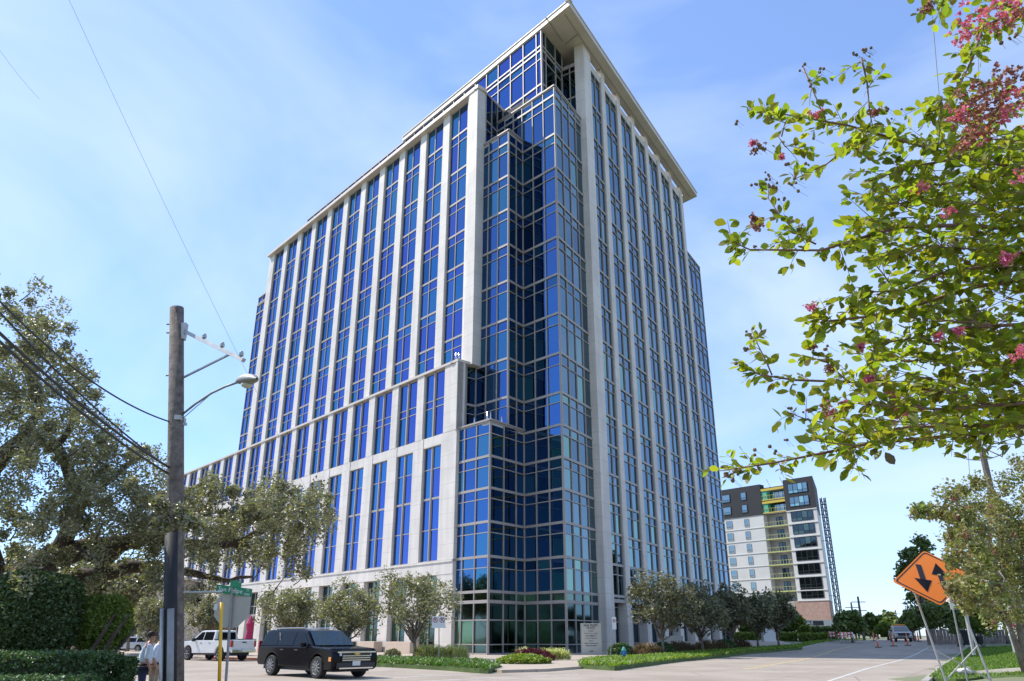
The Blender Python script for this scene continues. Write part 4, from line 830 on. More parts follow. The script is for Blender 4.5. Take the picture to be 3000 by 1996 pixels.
def person(label, loc, rz, hair, shirt, trousers, turn=0.0, bend=0.0, group=None, belly=1.0):
    """stands facing +x"""
    o = empty('person', loc, rz); tag(o, label, 'person', group)
    b = bend; hx = .05 + b
    ch = []
    def A(p, co, r): ch.append((p, co, r)); return len(ch) - 1
    pel = A(-1, (0, 0, .96), (.13, .15)); wa = A(pel, (.0 + b * .3, 0, 1.10), (.125 * belly, .145)); cs_ = A(wa, (.0 + b * .6, 0, 1.30), (.13, .165)); sh = A(cs_, (b, 0, 1.45), (.085, .12)); nk = A(sh, (b + .02, 0, 1.54), .058); ju = A(nk, (hx + .01, 0, 1.60), .07)
    hd = A(ju, (hx + .015, 0, 1.68), (.088, .078)); tp = A(hd, (hx, 0, 1.755), (.07, .062))
    hands = []
    for s in (-1, 1):
        a = A(sh, (b, s * .19, 1.44), .062); e = A(a, (b - .03, s * .25, 1.16), .046); wr = A(e, (b + .08, s * .24, .93), .030); pm = A(wr, (b + .10, s * .235, .86), (.018, .036))
        for k, L_ in enumerate((.072, .08, .076, .06)):
            y = s * .235 + (k - 1.5) * .019; x0 = b + .105
            f1 = A(pm, (x0 + (k - 1.5) * .012, y, .82), .0095); f2 = A(f1, (x0 + .012 + (k - 1.5) * .014, y, .82 - L_ * .55), .0088); A(f2, (x0 + .0 + (k - 1.5) * .014, y, .82 - L_), .0075)
        t1 = A(wr, (b + .125, s * .215, .885), .012); A(t1, (b + .145, s * .208, .845), .009)
        hp = A(pel, (0, s * .095, .88), .092); kn = A(hp, (.03, s * .11, .50), .062); an = A(kn, (-.01, s * .12, .10), .042); A(an, (.10, s * .13, .04), .04)
    skin2('body', ch, M_skin, o)
    sh_ = []
    def B(p, co, r): sh_.append((p, co, r)); return len(sh_) - 1
    p0 = B(-1, (b * .2, 0, .99), (.150 * belly, .172)); p1 = B(p0, (b * .3, 0, 1.12), (.158 * belly, .175)); p2 = B(p1, (b * .6, 0, 1.30), (.150, .190)); p3 = B(p2, (b, 0, 1.44), (.098, .135)); B(p3, (b + .015, 0, 1.525), .068)
    for s in (-1, 1): a = B(p3, (b, s * .195, 1.435), .076); e = B(a, (b - .025, s * .25, 1.20), .066); B(e, (b - .015, s * .252, 1.13), .064)
    skin2('shirt', sh_, shirt, o)
    tr = []
    def T(p, co, r): tr.append((p, co, r)); return len(tr) - 1
    t0 = T(-1, (0, 0, .97), (.138, .158))
    for s in (-1, 1): a = T(t0, (0, s * .098, .86), .110); k = T(a, (.03, s * .112, .50), .083); n_ = T(k, (-.01, s * .12, .13), .072); T(n_, (0, s * .12, .06), .074)
    skin2('trousers', tr, trousers, o)
    be = MB(); be.lathe((b * .2, 0, .985), [(.163, 0), (.168, .0), (.168, .04), (.163, .04)], 20); q = be.build('belt', M_belt, o, smooth=True); q.scale = (.93 * belly, 1.06, 1)
    hm = MB(); hm.sphere((0, 0, 0), (.108, .094, .092), 14, 9); h_ = hm.build('hair', hair, o, smooth=True); h_.location = (hx - .022, 0, 1.725)
    # the face side is turned by 'turn'
    fm = MB(); fm.tube([(.085, 0, .02), (.112, 0, -.005), (.09, 0, -.02)], [.008, .014, .008], 6); 
    for s in (-1, 1): fm.sphere((0.0, s * .088, -.005), (.018, .012, .03), 8, 6)
    f_ = fm.build('face', M_skin, o, smooth=True); f_.location = (hx + .01, 0, 1.665); f_.rotation_euler.z = turn
    ey = MB(); 
    for s in (-1, 1): ey.sphere((.086, s * .03, .025), .009, 8, 6)
    ey.box((.094, 0, -.055), (.008, .045, .008)); e_ = ey.build('eyes_and_mouth', M_hair1, f_)
    for s in (-1, 1):
        sm = MB(); sm.sphere((.06, s * .125, .045), (.145, .055, .05), 10, 6); sm.build('shoe', M_shoe, o, smooth=True)
    return o
q = at(428, 1900, 21.3); person('man in pale blue shirt with rolled sleeves and navy trousers, seen from behind', (q.x, q.y, H(q.x, q.y)), R(28), M_hair1, M_shirt1, M_navy, R(-20), .06, 'two men standing by the hedge', 1.12)
q = at(462, 1900, 22.0); person('grey-haired man in lilac shirt and khaki trousers beside the wooden utility pole', (q.x, q.y, H(q.x, q.y)), R(2), M_hair2, M_shirt2, M_khaki, R(-25), .05, 'two men standing by the hedge', 1.05)
# ---------------------------------------------------------------- utility pole and street furniture, left
M_wood = mat('weathered_pole_wood', (0.15, 0.12, 0.10), 0.9, var=0.45, scale=7, bump=.8)
M_galv = mat('galvanised_steel', (0.42, 0.41, 0.39), 0.5, 0.6, var=.12, scale=5)
M_galvd = mat('dull_grey_metal', (0.27, 0.26, 0.25), 0.6, 0.3, var=.15, scale=5)
M_blkp = mat('black_cable_guard', (0.012, 0.012, 0.014), 0.7, var=.3, scale=9)
M_wire = mat('black_cable', (0.03, 0.03, 0.035), 0.6)
M_wirep = mat('thin_aluminium_wire', (0.32, 0.34, 0.38), 0.5)
M_sgreen = mat('green_sign_face', (0.012, 0.22, 0.10), 0.45)
M_swhite = mat('white_sign_face', (0.72, 0.70, 0.67), 0.45)
M_sback = mat('bare_aluminium_sign_back', (0.44, 0.40, 0.34), 0.5, 0.2, var=.05, scale=3)
M_sred = mat('red_sign_face', (0.42, 0.03, 0.04), 0.4)
M_ylw = mat('yellow_plastic', (0.75, 0.42, 0.01), 0.4)
M_orange = mat('fluorescent_orange', (1.0, 0.24, 0.02), 0.5)
M_orange2 = mat('orange_channelizer', (0.85, 0.14, 0.04), 0.5)
def child(mb, name, m, root, **k): return mb.build(name, m, root, **k)
def dirM(x, y, z, o):                                      # columns x, y, z axes and an origin
    M = Matrix.Identity(4)
    for i, c in enumerate((x, y, z, o)):
        for j in range(3): M[j][i] = c[j]
    return M
pt = at(518, 903, 15); pb = at(510, 1996, 15); ax = (pt - pb) / (pt.z - pb.z); base = pb + ax * (0 - pb.z)
up = empty('utility_pole', tuple(base)); tag(up, 'weathered wooden utility pole with steel crossarm and curved lamp arm', 'utility pole')
def pl(px, py, Y=15): return at(px, py, Y) - base
def pz(z): return ax * z
b = MB(); b.tube([pz(-.2), pz(2), pz(4.5), pt - base], [.172, .165, .155, .14], 16); child(b, 'wooden_pole', M_wood, up, smooth=True)
zt = at(500, 1530, 15).z
b = MB(); b.tube([pz(0) + Vector((-.02, -.12, 0)), pz(zt) + Vector((-.02, -.11, 0))], .125, 12); child(b, 'cable_guard', M_blkp, up, smooth=True)
zc = at(500, 1785, 15).z
for dx, m, r in ((-.13, M_galv, .035), (.03, M_galvd, .06)):
    b = MB(); b.tube([pz(0) + Vector((dx, -.25, 0)), pz(zc) + Vector((dx, -.24, 0))], r, 12); child(b, 'conduit', m, up, smooth=True)
b = MB(); A_ = pl(538, 970); B_ = pl(714, 1056, 13.6); b.tube([A_, B_], .052, 4); ca = child(b, 'crossarm', M_galv, up)
for t in (.36, .66, .955):
    p_ = A_.lerp(B_, t) + Vector((0, 0, .05)); q = MB(); q.lathe(p_, [(.03, 0), (.05, .02), (.03, .04), (.05, .055), (.03, .08), (.035, .095), (.02, .105)], 12); child(q, 'insulator', M_galv, ca, smooth=True)
b = MB(); b.tube([pl(536, 1107), A_.lerp(B_, .80)], .028, 6); child(b, 'crossarm_brace', M_galv, up)
b = MB(); b.box(pl(538, 972), (.10, .14, .36)); child(b, 'bracket', M_galv, up)
b = MB(); cv = [pl(536, 1213), pl(575, 1182, 14.6), pl(620, 1152, 14.2), pl(660, 1133, 13.9), pl(698, 1120, 13.6)]; b.tube(cv, .022, 8); b.tube([pl(536, 1226), pl(575, 1192, 14.6), pl(618, 1155, 14.2)], .009, 5); child(b, 'lamp_arm', M_galvd, up, smooth=True)
b = MB(); a0 = pl(695, 1121, 13.6); a1 = pl(752, 1110, 12.8); d = (a1 - a0); pr = [(0, .02), (.12, .075), (.35, .12), (.6, .13), (.85, .09), (1, .02)]
vs = []; fs = []; un = d.normalized(); sd_ = un.cross(Vector((0, 0, 1))).normalized(); uz = sd_.cross(un); n = 12
for t, r in pr:
    for k in range(n): a = 2 * math.pi * k / n; vs.append(a0 + d * t + sd_ * math.cos(a) * r * 1.05 + uz * (math.sin(a) * r * (.95 if math.sin(a) > 0 else .5)))
for i in range(len(pr) - 1):
    for k in range(n): fs.append((i * n + k, i * n + (k + 1) % n, (i + 1) * n + (k + 1) % n, (i + 1) * n + k))
b.add(vs, fs); child(b, 'lamp_head', M_galvd, up, smooth=True)
b = MB(); b.lathe(a0 + d * .55 - uz * .07, [(.105, 0), (.09, -.04), (.03, -.07)], 14); child(b, 'lamp_lens', mat('frosted_lens', (.5, .48, .40), .3), up, smooth=True)
b = MB(); b.box(pl(522, 1243), (.34, .05, .05)); b.box(pl(506, 1238), (.10, .1, .13)); b.box(pl(528, 1228), (.12, .3, .09)); child(b, 'cable_clamp', M_galv, up)
for z, px in ((at(518, 950, 15).z, 508), (at(518, 975, 15).z, 504), (at(518, 1100, 15).z, 505)):
    b = MB(); b.tube([pz(z) + Vector((-.21, 0, 0)), pz(z) + Vector((-.12, 0, 0))], .02, 6); child(b, 'bolt', M_galvd, up)
# wires from the pole to the left, each hanging by itself
def wire(name, a, b_, sag, r, m, label, group, n=24, pts=None):
    o = MB(); a = Vector(a); b_ = Vector(b_); P_ = []
    for i in range(n + 1):
        t = i / n; p = a.lerp(b_, t); p.z -= sag * 4 * t * (1 - t); P_.append(p - a)
    o.tube(P_, r, 5); q = o.build(name, m); q.location = a; tag(q, label, 'cable', group); return q
wg = 'cables from the wooden pole'
wire('overhead_cable', at(503, 1238, 15), at(-60, 820, 9.5), .28, .015, M_wire, 'topmost black cable running from the wooden pole up to the left edge', wg)
wire('overhead_cable', at(503, 1376, 15), at(-60, 850, 9), .14, .015, M_wire, 'second black cable from the top, meeting the wooden pole just above the oak leaves', wg)
wire('overhead_cable', at(500, 1372, 15), at(-60, 920, 8.6), .12, .022, M_wire, 'thick black cable, third from the top, left of the wooden pole', wg)
wire('overhead_cable', at(498, 1390, 15), at(-60, 945, 8.6), .12, .020, M_wire, 'lowest of the black cables left of the wooden pole', wg)
wire('overhead_wire', at(905, 1450, 66), at(175, -60, 40), .5, .014, M_wirep, 'long thin grey wire falling from the top left of the sky', 'thin grey wires in the sky')
wire('overhead_wire', at(115, 290, 60), at(-60, 60, 50), .3, .013, M_wirep, 'faint thin wire crossing the top left corner of the sky', 'thin grey wires in the sky')
# street name and stop sign seen from behind
Ys = 16.2; sp = at(672, 2010, Ys); st_ = at(681, 1742, Ys); sb = empty('stop_sign', (sp.x - .0, Ys, 0)); tag(sb, 'back of a stop sign with a green street name sign on top', 'stop sign')
def sl2(px, py, Y=Ys): return at(px, py, Y) - sb.location
b = MB(); p1 = sl2(681, 1715); p0 = Vector((sl2(668, 2010).x, 0, 0)); b.tube([p0, p1], .028, 8); child(b, 'post', M_galvd, sb)
c = sl2(678, 1782); r8 = .395; b = MB(); oc = [(math.cos(R(22.5 + 45 * i)) * r8, math.sin(R(22.5 + 45 * i)) * r8) for i in range(8)]
yw = R(-8); ex = Vector((math.cos(yw), math.sin(yw), 0)); ez = Vector((0, 0, 1))
b.add([c + ex * x + ez * z + Vector((0, dy, 0)) for dy in (.035, .045) for x, z in oc], [tuple(range(8)), tuple(range(8, 16))] + [(i, (i + 1) % 8, 8 + (i + 1) % 8, 8 + i) for i in range(8)]); child(b, 'octagon_plate', M_sback, sb)
b = MB(); b.box(c + Vector((-.33, .03, .02)), (.07, .008, .12)); child(b, 'sticker', M_swhite, sb)
def nameplate(p, ex, w, h, m, border=True):
    b = MB(); n = ex.cross(ez).normalized(); o_ = [p + ex * (sx * w / 2) + ez * (sz * h / 2) for sx, sz in ((-1, -1), (1, -1), (1, 1), (-1, 1))]
    b.hexa([o_[0], o_[1], o_[1] + n * .01, o_[0] + n * .01, o_[3], o_[2], o_[2] + n * .01, o_[3] + n * .01]); return b, n
p = (sl2(636, 1724) + sl2(736, 1738)) / 2; e2 = (sl2(736, 1741) - sl2(636, 1728)).normalized()
b, n = nameplate(p, e2, .735, .155, M_sgreen); sn = child(b, 'street_name_plate', M_sgreen, sb)
up_ = e2.cross(n) * -1; up_ = up_ if up_.z > 0 else -up_
def tx(s, size, dx, dz, par, m, p, e, nrm, bold=0.0, name='lettering'):
    zz = -nrm if nrm.y > 0 else nrm; xx = e; yy = zz.cross(xx); yy = yy if yy.z > 0 else -yy
    o_ = p + e * dx + yy * dz + zz * .014
    return text(name, s, size, m, par, dirM(xx, yy, zz, o_), bold)
tx('San Felipe', .125, -.07, 0, sn, M_swhite, p, e2, n); tx('ST', .06, .28, .035, sn, M_swhite, p, e2, n); tx('2200', .06, .27, -.04, sn, M_swhite, p, e2, n)
p = sl2(691, 1711); e3 = Vector((.85, .5, 0)).normalized(); b, n = nameplate(p, e3, .22, .13, M_sgreen); s2 = child(b, 'cross_street_plate', M_sgreen, sb); tx('ST', .045, .07, .03, s2, M_swhite, p, e3, n)
# guy wire with its yellow marker, and the steel strut to the pole
gw = empty('guy_wire', tuple(at(641, 2010, 15.2) * 1.0)); gw.location.z = 0; tag(gw, 'steel guy wire in a yellow plastic sleeve on a horizontal strut', 'guy wire')
def gl_(px, py, Y=15.2): return at(px, py, Y) - gw.location
b = MB(); b.tube([gl_(649, 1765), gl_(642, 2010)], .032, 8); child(b, 'yellow_sleeve', M_ylw, gw, smooth=True)
b = MB(); b.tube([gl_(650, 1735), gl_(649, 1770)], .010, 6); child(b, 'wire', M_galvd, gw)
b = MB(); b.tube([gl_(535, 1736, 15), gl_(650, 1735)], .020, 8); child(b, 'strut', M_galv, gw)
# no-parking signs
def np_sign(name, px, pyb, pyt, Y, wpx, hpx, label, n=1, tilt=0.0, zoff=.14, cx=None, grp=None):
    b0 = at(px, pyb, Y); z0 = H(b0.x, Y) + zoff; o = empty(name, (b0.x, Y, z0)); tag(o, label, 'parking sign', grp)
    t = at(cx or px, pyt, Y) - o.location; pm = MB(); pm.tube([Vector((0, 0, -.05)), Vector((t.x, 0, t.z))], .03, 8); child(pm, 'post', M_galvd, o)
    w_ = wpx / FP * Y * .96; h_ = hpx / FP * Y * .97
    for k in range(n):
        c = Vector((t.x + (k - (n - 1) / 2) * w_ * 1.02, -.05, t.z - h_ / 2)); q = MB(); q.box(c, (w_, .012, h_)); pq = child(q, 'sign_plate', M_swhite, o)
        rg = MB(); rr = w_ * .40; cc = c + Vector((0, -.012, h_ * .18)); N_ = 20
        for i in range(N_):
            a = 2 * math.pi * i / N_; a2 = 2 * math.pi * (i + 1) / N_; f = lambda A, r_: cc + Vector((math.cos(A) * r_, 0, math.sin(A) * r_)); rg.quad(f(a, rr), f(a2, rr), f(a2, rr * .76), f(a, rr * .76))
        d_ = Vector((1, 0, -1)).normalized() * rr * .86; e_ = Vector((1, 0, 1)).normalized() * rr * .1; rg.quad(cc - d_ - e_ - Vector((0, .002, 0)), cc + d_ - e_ - Vector((0, .002, 0)), cc + d_ + e_ - Vector((0, .002, 0)), cc - d_ + e_ - Vector((0, .002, 0))); child(rg, 'no_parking_symbol', M_sred, pq, recalc=False)
        text('lettering', 'P', w_ * .62, M_ink, pq, dirM(Vector((1, 0, 0)), Vector((0, 0, 1)), Vector((0, -1, 0)), cc + Vector((0, .002, 0))), .002)
    return o
ns = 'no parking signs'
np_sign('no_parking_sign', 1286, 1945, 1806, 51, 19, 31, 'pair of no parking signs on one post in the bed by the glass corner', 2, grp=ns)
np_sign('no_parking_sign', 1787, 1937, 1808, 56, 12, 33, 'single no parking sign on a post beside the stone name sign', 1, cx=1798, grp=ns)
np_sign('no_parking_sign', 2828, 1960, 1747, 27, 18, 36, 'leaning no parking sign behind the orange arrow sign', 1, cx=2785, grp=ns)
# stone name sign
Ym = 69.0; a = at(1710, 1920, Ym); bq = at(1762, 1920, Ym); ms = empty('monument_sign', ((a.x + bq.x) / 2, Ym, .13)); tag(ms, 'pale stone tenant sign lettered San Felipe Place in front of the glass corner', 'sign')
ew = Vector((.985, .17, 0)).normalized(); wd = 1.68; zt = at(1740, 1826, Ym).z - .13
b = MB(); nn_ = Vector((.17, -.985, 0)).normalized()
M_tan = mat('sign_stone', (0.50, 0.47, 0.39), 0.7, var=.06, scale=1)
b.hexa([ew * x + nn_ * y + Vector((0, 0, z)) for z in (0.1, zt) for x, y in ((-wd / 2, 0), (wd / 2, 0), (wd / 2, -.55), (-wd / 2, -.55))]); sp_ = child(b, 'sign_slab', M_tan, ms, bevel=.02)
b = MB(); b.hexa([ew * x + nn_ * y + Vector((0, 0, z)) for z in (0, .1) for x, y in ((-wd / 2 - .05, .05), (wd / 2 + .05, .05), (wd / 2 + .05, -.6), (-wd / 2 - .05, -.6))]); child(b, 'base', M_roofc, ms)
rt_ = random.Random(8)                                     # tenant lines too small to read: rows of raised strokes
for wl_, hl_, z in ((.46, .09, .755), (1.12, .055, .68), (.9, .10, .605), (1.06, .06, .53), (.32, .09, .45), (1.14, .075, .375), (.96, .085, .305)):
    b = MB(); x = -wl_ / 2
    while x < wl_ / 2:
        k_ = rt_.uniform(.03, .07); f_ = Frame((nn_ * .001 - ew * .08)[:2], ew[:2], nn_[:2]); f_.box(b, x, min(x + k_, wl_ / 2), 0, .006, zt * z - hl_ / 2 * rt_.uniform(.7, 1), zt * z + hl_ / 2 * rt_.uniform(.6, 1)); x += k_ + rt_.choice([.016, .016, .05])
    child(b, 'lettering', M_ink, sp_)
for s_, sz, z in (('SAN FELIPE', .25, .93), ('PLACE', .25, .85), ('2229', .17, .13)):
    text('lettering', s_, sz, M_ink, sp_, dirM(ew, Vector((0, 0, 1)), nn_, nn_ * .004 + Vector((0, 0, zt * z)) - ew * .08), .004)
# hydrant
hq = G(1829, 1934, .15); hy = empty('fire_hydrant', tuple(hq)); tag(hy, 'blue fire hydrant with a green cap in the groundcover', 'fire hydrant')
M_hb = mat('blue_hydrant_paint', (0.03, 0.15, 0.33), .4, var=.2, scale=9); M_hg = mat('green_hydrant_paint', (0.07, 0.33, 0.24), .4, var=.2, scale=9); ks = .98
b = MB(); b.lathe((0, 0, 0), [(.17, 0), (.17, .05), (.12, .07), (.115, .50), (.15, .52), (.15, .57)], 18); bd = child(b, 'barrel', M_hb, hy, smooth=False)
for v, r, l_ in ((Vector((1, 0, 0)), .06, .24), (Vector((-1, 0, 0)), .06, .24), (Vector((.15, -1, 0)).normalized(), .085, .23)):
    c = MB(); c.tube([Vector((0, 0, .42)), Vector((0, 0, .42)) + v * l_], r, 12); c.tube([Vector((0, 0, .42)) + v * (l_ - .06), Vector((0, 0, .42)) + v * l_ * 1.02], r * 1.25, 8); child(c, 'outlet_cap', M_hb, hy)
b = MB(); b.lathe((0, 0, .57), [(.17, 0), (.17, .05), (.14, .07), (.12, .17), (.07, .22), (.05, .23), (.05, .29)], 18); child(b, 'bonnet', M_hg, hy)
# ---------------------------------------------------------------- orange sign, posts, sandbag, bins
YS = 21.0
sg = empty('road_work_sign', (at(2790, 1996, YS).x, YS, H(at(2790, 1996, YS).x, YS))); tag(sg, 'orange diamond sign with two black arrows on a leaning metal stand', 'road sign')
so_ = sg.location
def sgp(px, py, dy=0.0): return at(px, py, YS + dy) - so_
ctr = (sgp(2705, 1612) + sgp(2757, 1773)) / 2
T_ = sgp(2705, 1612, .45); B2 = sgp(2757, 1773, -.45); L_ = sgp(2616, 1705, -.15); R_ = sgp(2846, 1680, .15)
cc = (T_ + B2 + L_ + R_) / 4; hxv = (R_ - L_) / 2; hyv = (T_ - B2) / 2; nrm = hxv.cross(hyv).normalized(); nrm = nrm if nrm.y < 0 else -nrm
def rh(k, o_=0.0, th=.012):
    # rounded diamond in the sign's own plane
    pts = []; cs_ = [hxv, hyv, -hxv, -hyv]
    for i in range(4):
        a_, b_ = cs_[i - 1], cs_[i]; c_ = cs_[(i + 1) % 4]; r0 = .06
        pts += [cc + k * (b_ + (a_ - b_) * r0) + nrm * o_, cc + k * (b_ * .97 + (a_ + c_) * .015) + nrm * o_, cc + k * (b_ + (c_ - b_) * r0) + nrm * o_]
    return pts
b = MB(); p1 = rh(1, 0); p0 = [q - nrm * .015 for q in p1]; m_ = len(p1); b.add(p0 + p1, [tuple(range(m_ - 1, -1, -1)), tuple(range(m_, 2 * m_))] + [(i, (i + 1) % m_, m_ + (i + 1) % m_, m_ + i) for i in range(m_)]); fc = child(b, 'sign_face', M_orange, sg)
b = MB(); o1 = rh(.945, .004); o2 = rh(.90, .004)
for i in range(m_): b.quad(o1[i], o1[(i + 1) % m_], o2[(i + 1) % m_], o2[i])
child(b, 'border', M_ink, fc, recalc=False)
def arrow(tail, head, w):
    t_ = sgp(*tail); h_ = sgp(*head)
    def onp(v): return v + nrm * ((cc - v).dot(nrm) / 1.0) + nrm * .006
    # keep the pixel, but on the sign plane
    def pix(px, py):
        r_ = ray(px, py); d_ = Vector(r_); o_ = Vector((0, 0, EYE)) - so_; k_ = (cc + nrm * .006 - o_).dot(nrm) / d_.dot(nrm); return o_ + d_ * k_
    t_ = pix(*tail); h_ = pix(*head); d_ = (h_ - t_); s_ = nrm.cross(d_).normalized() * w; q = MB(); nk = t_ + d_ * .56
    q.add([t_ - s_, t_ + s_, nk + s_, nk + s_ * 3.1 - d_ * .02, h_, nk - s_ * 3.1 - d_ * .02, nk - s_], [(0, 1, 2, 6), (3, 4, 5)]); q.quad(nk + s_, nk + s_ * 3.1 - d_ * .02, h_, nk - s_ * 0); q.quad(nk - s_, nk, h_, nk - s_ * 3.1 - d_ * .02); child(q, 'arrow', M_ink, fc, recalc=False)
arrow((2690, 1654), (2717, 1735), .072); arrow((2772, 1730), (2741, 1650), .072)
for (a0_, a1_) in (((2685, 1738), (2786, 2040)), ((2806, 1738), (2925, 2050))):
    b = MB(); b.tube([sgp(*a0_) + Vector((0, .08, 0)), sgp(*a1_)], .026, 4); child(b, 'leg', M_galv, sg)
for (a0_, a1_) in (((2745, 1908), (2900, 1992)), ((2772, 1992), (2864, 1893))):
    b = MB(); b.tube([sgp(*a0_), sgp(*a1_)], .018, 4); child(b, 'cross_brace', M_galv, sg)
sq = G(2828, 1976, .2); sbg = MB(); r_ = random.Random(4); sbg.sphere((0, 0, .11), (.38, .25, .13), 26, 14); sbg.v = [(x + r_.uniform(-.02, .02), y + r_.uniform(-.02, .02), z + .07 * math.sin(13 * x) * math.cos(11 * y) + r_.uniform(-.012, .012)) for x, y, z in sbg.v]
o = sbg.build('sandbag', mat('white_sandbag_cloth', (0.62, 0.58, 0.55), .85, var=.1, scale=4, bump=.6), smooth=True); o.location = sq; tag(o, 'white sandbag lying on the verge behind the orange sign', 'sandbag')
M_bin = mat('black_bin_plastic', (0.012, 0.014, 0.018), .5)
for px, py, w_, h_, lab in ((2843, 1893, .78, 1.12, 'larger black wheeled bin by the kerb'), (2872, 1890, .45, .62, 'small black bin behind the larger one')):
    q = at(px, py, 66); o = empty('wheeled_bin', (q.x, 66, q.z)); tag(o, lab, 'bin', 'black bins on the right verge'); b = MB(); b.hexa([Vector(v) for v in ((-w_ * .38, -w_ * .38, .08), (w_ * .38, -w_ * .38, .08), (w_ * .38, w_ * .38, .08), (-w_ * .38, w_ * .38, .08), (-w_ / 2, -w_ / 2, h_), (w_ / 2, -w_ / 2, h_), (w_ / 2, w_ / 2, h_), (-w_ / 2, w_ / 2, h_))]); child(b, 'bin_body', M_bin, o, bevel=.02)
    b = MB(); b.box((0, 0, h_ + .04), (w_ * 1.06, w_ * 1.06, .07)); child(b, 'lid', M_bin, o, bevel=.02)
    for s in (-1, 1): b = MB(); b.tube([(s * w_ * .4 - .03, w_ * .45, .1), (s * w_ * .4 + .03, w_ * .45, .1)], .1, 12); child(b, 'wheel', M_tyre, o)
def post_(px, py, Y, label):
    q = at(px, py, Y); o = empty('channelizer_post', (q.x, Y, H(q.x, Y))); tag(o, label, 'traffic post', 'orange traffic posts on the side street')
    b = MB(); b.box((0, 0, .04), (.52, .52, .07)); child(b, 'rubber_base', M_bpl, o); b = MB(); b.cyl((0, 0, .08), .085, 1.16, 10, r2=.06); p_ = child(b, 'post', M_orange2, o)
    for z in (.62, .86): c = MB(); c.cyl((0, 0, z), .078, .10, 10, r2=.075); child(c, 'reflective_band', M_swhite, p_)
for px, py, Y, lab in ((2572, 1890, 85, 'orange post standing alone at the left of the lane'), (2617, 1888, 88, 'orange post in front of the left headlight of the white pickup'), (2659, 1886, 90, 'orange post in front of the right headlight of the white pickup'),
        (2684, 1875, 112, 'orange post right of the white pickup, first of two'), (2691, 1876, 108, 'orange post right of the white pickup, second of two'), (2560, 1874, 116, 'small far orange post near the barricades')): post_(px, py, Y, lab)
# ---------------------------------------------------------------- apartment building far right
M_apw = mat('white_render', (0.62, 0.60, 0.575), .8, var=.06, scale=.3); M_apd = mat('charcoal_cladding', (0.022, 0.023, 0.028), .7, var=.1, scale=.4); M_apb = mat('red_brown_brick', (0.34, 0.205, 0.16), .9, col2=(0.44, 0.30, 0.25), scale=1.6)
M_apg = glass_mat('apartment_glass', (0.30, 0.40, 0.44), (0.16, 0.22, 0.24), .05); M_apgd = glass_mat('dark_apartment_glass', (0.10, 0.125, 0.13), (0.05, 0.07, 0.08), .05); M_apf = mat('dark_window_frame', (0.02, 0.02, 0.022), .5); M_yb = mat('yellow_green_edge_protection', (0.55, 0.55, 0.16), .6); M_yw = mat('yellow_wrap', (0.60, 0.45, 0.06), .6); M_gw = mat('green_wall_board', (0.10, 0.40, 0.26), .7); M_bal = mat('balcony_wall', (0.40, 0.38, 0.345), .85, var=.08, scale=.5)
AF = Frame((70.2, 180), (-.663, .748), (-.748, -.663)); ap = tag(empty('apartment_building', (70.2, 180, 0)), 'white and charcoal apartment block with stacked balconies and a brick base', 'building')
def ab(mb, name, m, par=None, **k):
    o_ = mb.build(name, m, par or ap, **k)
    if par is None: o_.location = -ap.location
    return o_
TOPZ = 36.8; BW = 29.3
b = MB(); b.prism([AF.P(0, 0, 0), AF.P(7.6, 0, 0), AF.P(7.6, -1.8, 0), AF.P(13.9, -1.8, 0), AF.P(13.9, 0, 0), AF.P(32, 0, 0), AF.P(32, -18, 0), (78.0, 198, 0)], 9.1, BW); ab(b, 'white_wall', M_apw)
b = MB(); b.prism([AF.P(-.12, .12, 0), AF.P(7.6, .12, 0), AF.P(7.6, -1.8, 0), (77.6, 197, 0)], BW, TOPZ); b.prism([AF.P(13.9, .12, 0), AF.P(32, .12, 0), AF.P(32, -17, 0), AF.P(13.9, -1.8, 0)], BW, TOPZ - .1); b.prism([AF.P(7.6, -1.8, 0), AF.P(13.9, -1.8, 0), AF.P(13.9, -16, 0), AF.P(7.6, -16, 0)], BW, TOPZ - .8); ab(b, 'charcoal_upper_wall', M_apd)
b = MB(); b.prism([AF.P(.1, .05, 0), AF.P(8.5, .05, 0), AF.P(8.5, -10, 0), (77.4, 197, 0)], 2.6, 9.1); ab(b, 'brick_base', M_apb)
b = MB(); AF.box(b, 8.5, 32, -18, -.6, 0, 9.1); b.prism([AF.P(.6, -1, 0), AF.P(8.5, -1, 0), AF.P(8.5, -9, 0), (77, 195, 0)], 0, 2.6); ab(b, 'ground_floor', M_bal)
lev = [11.9, 14.9, 17.9, 20.9, 23.9, 26.9]
for z in [9.1] + [v - .6 for v in lev] + [BW]:
    b = MB(); AF.box(b, -.1, 7.6, 0, .16, z - .12, z + .12); AF.box(b, 13.9, 32, 0, .10, z - .06, z + .06); ab(b, 'string_course', M_apw)
def win(f0, f1, z0, z1, n, m, rows=2, o0=0.0, name='window', fm=None):
    g = MB(); f = MB(); glazing(AF, [f0 + (f1 - f0) * i / n for i in range(n + 1)], [(z0, .14), (z0 + (z1 - z0) * .3, .08), (z1, .14)], g, f, o=o0 + .05, mull=.12, deep=.06)
    fo = ab(f, name, fm or M_apf); g.build('glass', m, fo, recalc=False)
for z in [9.6] + lev[:]: win(1.1, 6.5, z, z + 2.15, 4, M_apgd)
for z in (30.3, 33.4): win(1.5, 6.4, z, z + 2.2, 4, M_apg, o0=.12)
for z in [12.0, 15.0, 18.0, 21.0, 24.0, 27.0]: win(18.1, 19.3, z - .1, z + 1.75, 1, M_apg, fm=M_bal); win(22.9, 24.5, z - .1, z + 1.75, 1, M_apg, fm=M_bal)
for z in (30.3, 33.4): win(18.0, 19.5, z, z + 1.9, 1, M_apg, o0=.12); win(22.7, 25, z, z + 1.9, 1, M_apg, o0=.12)
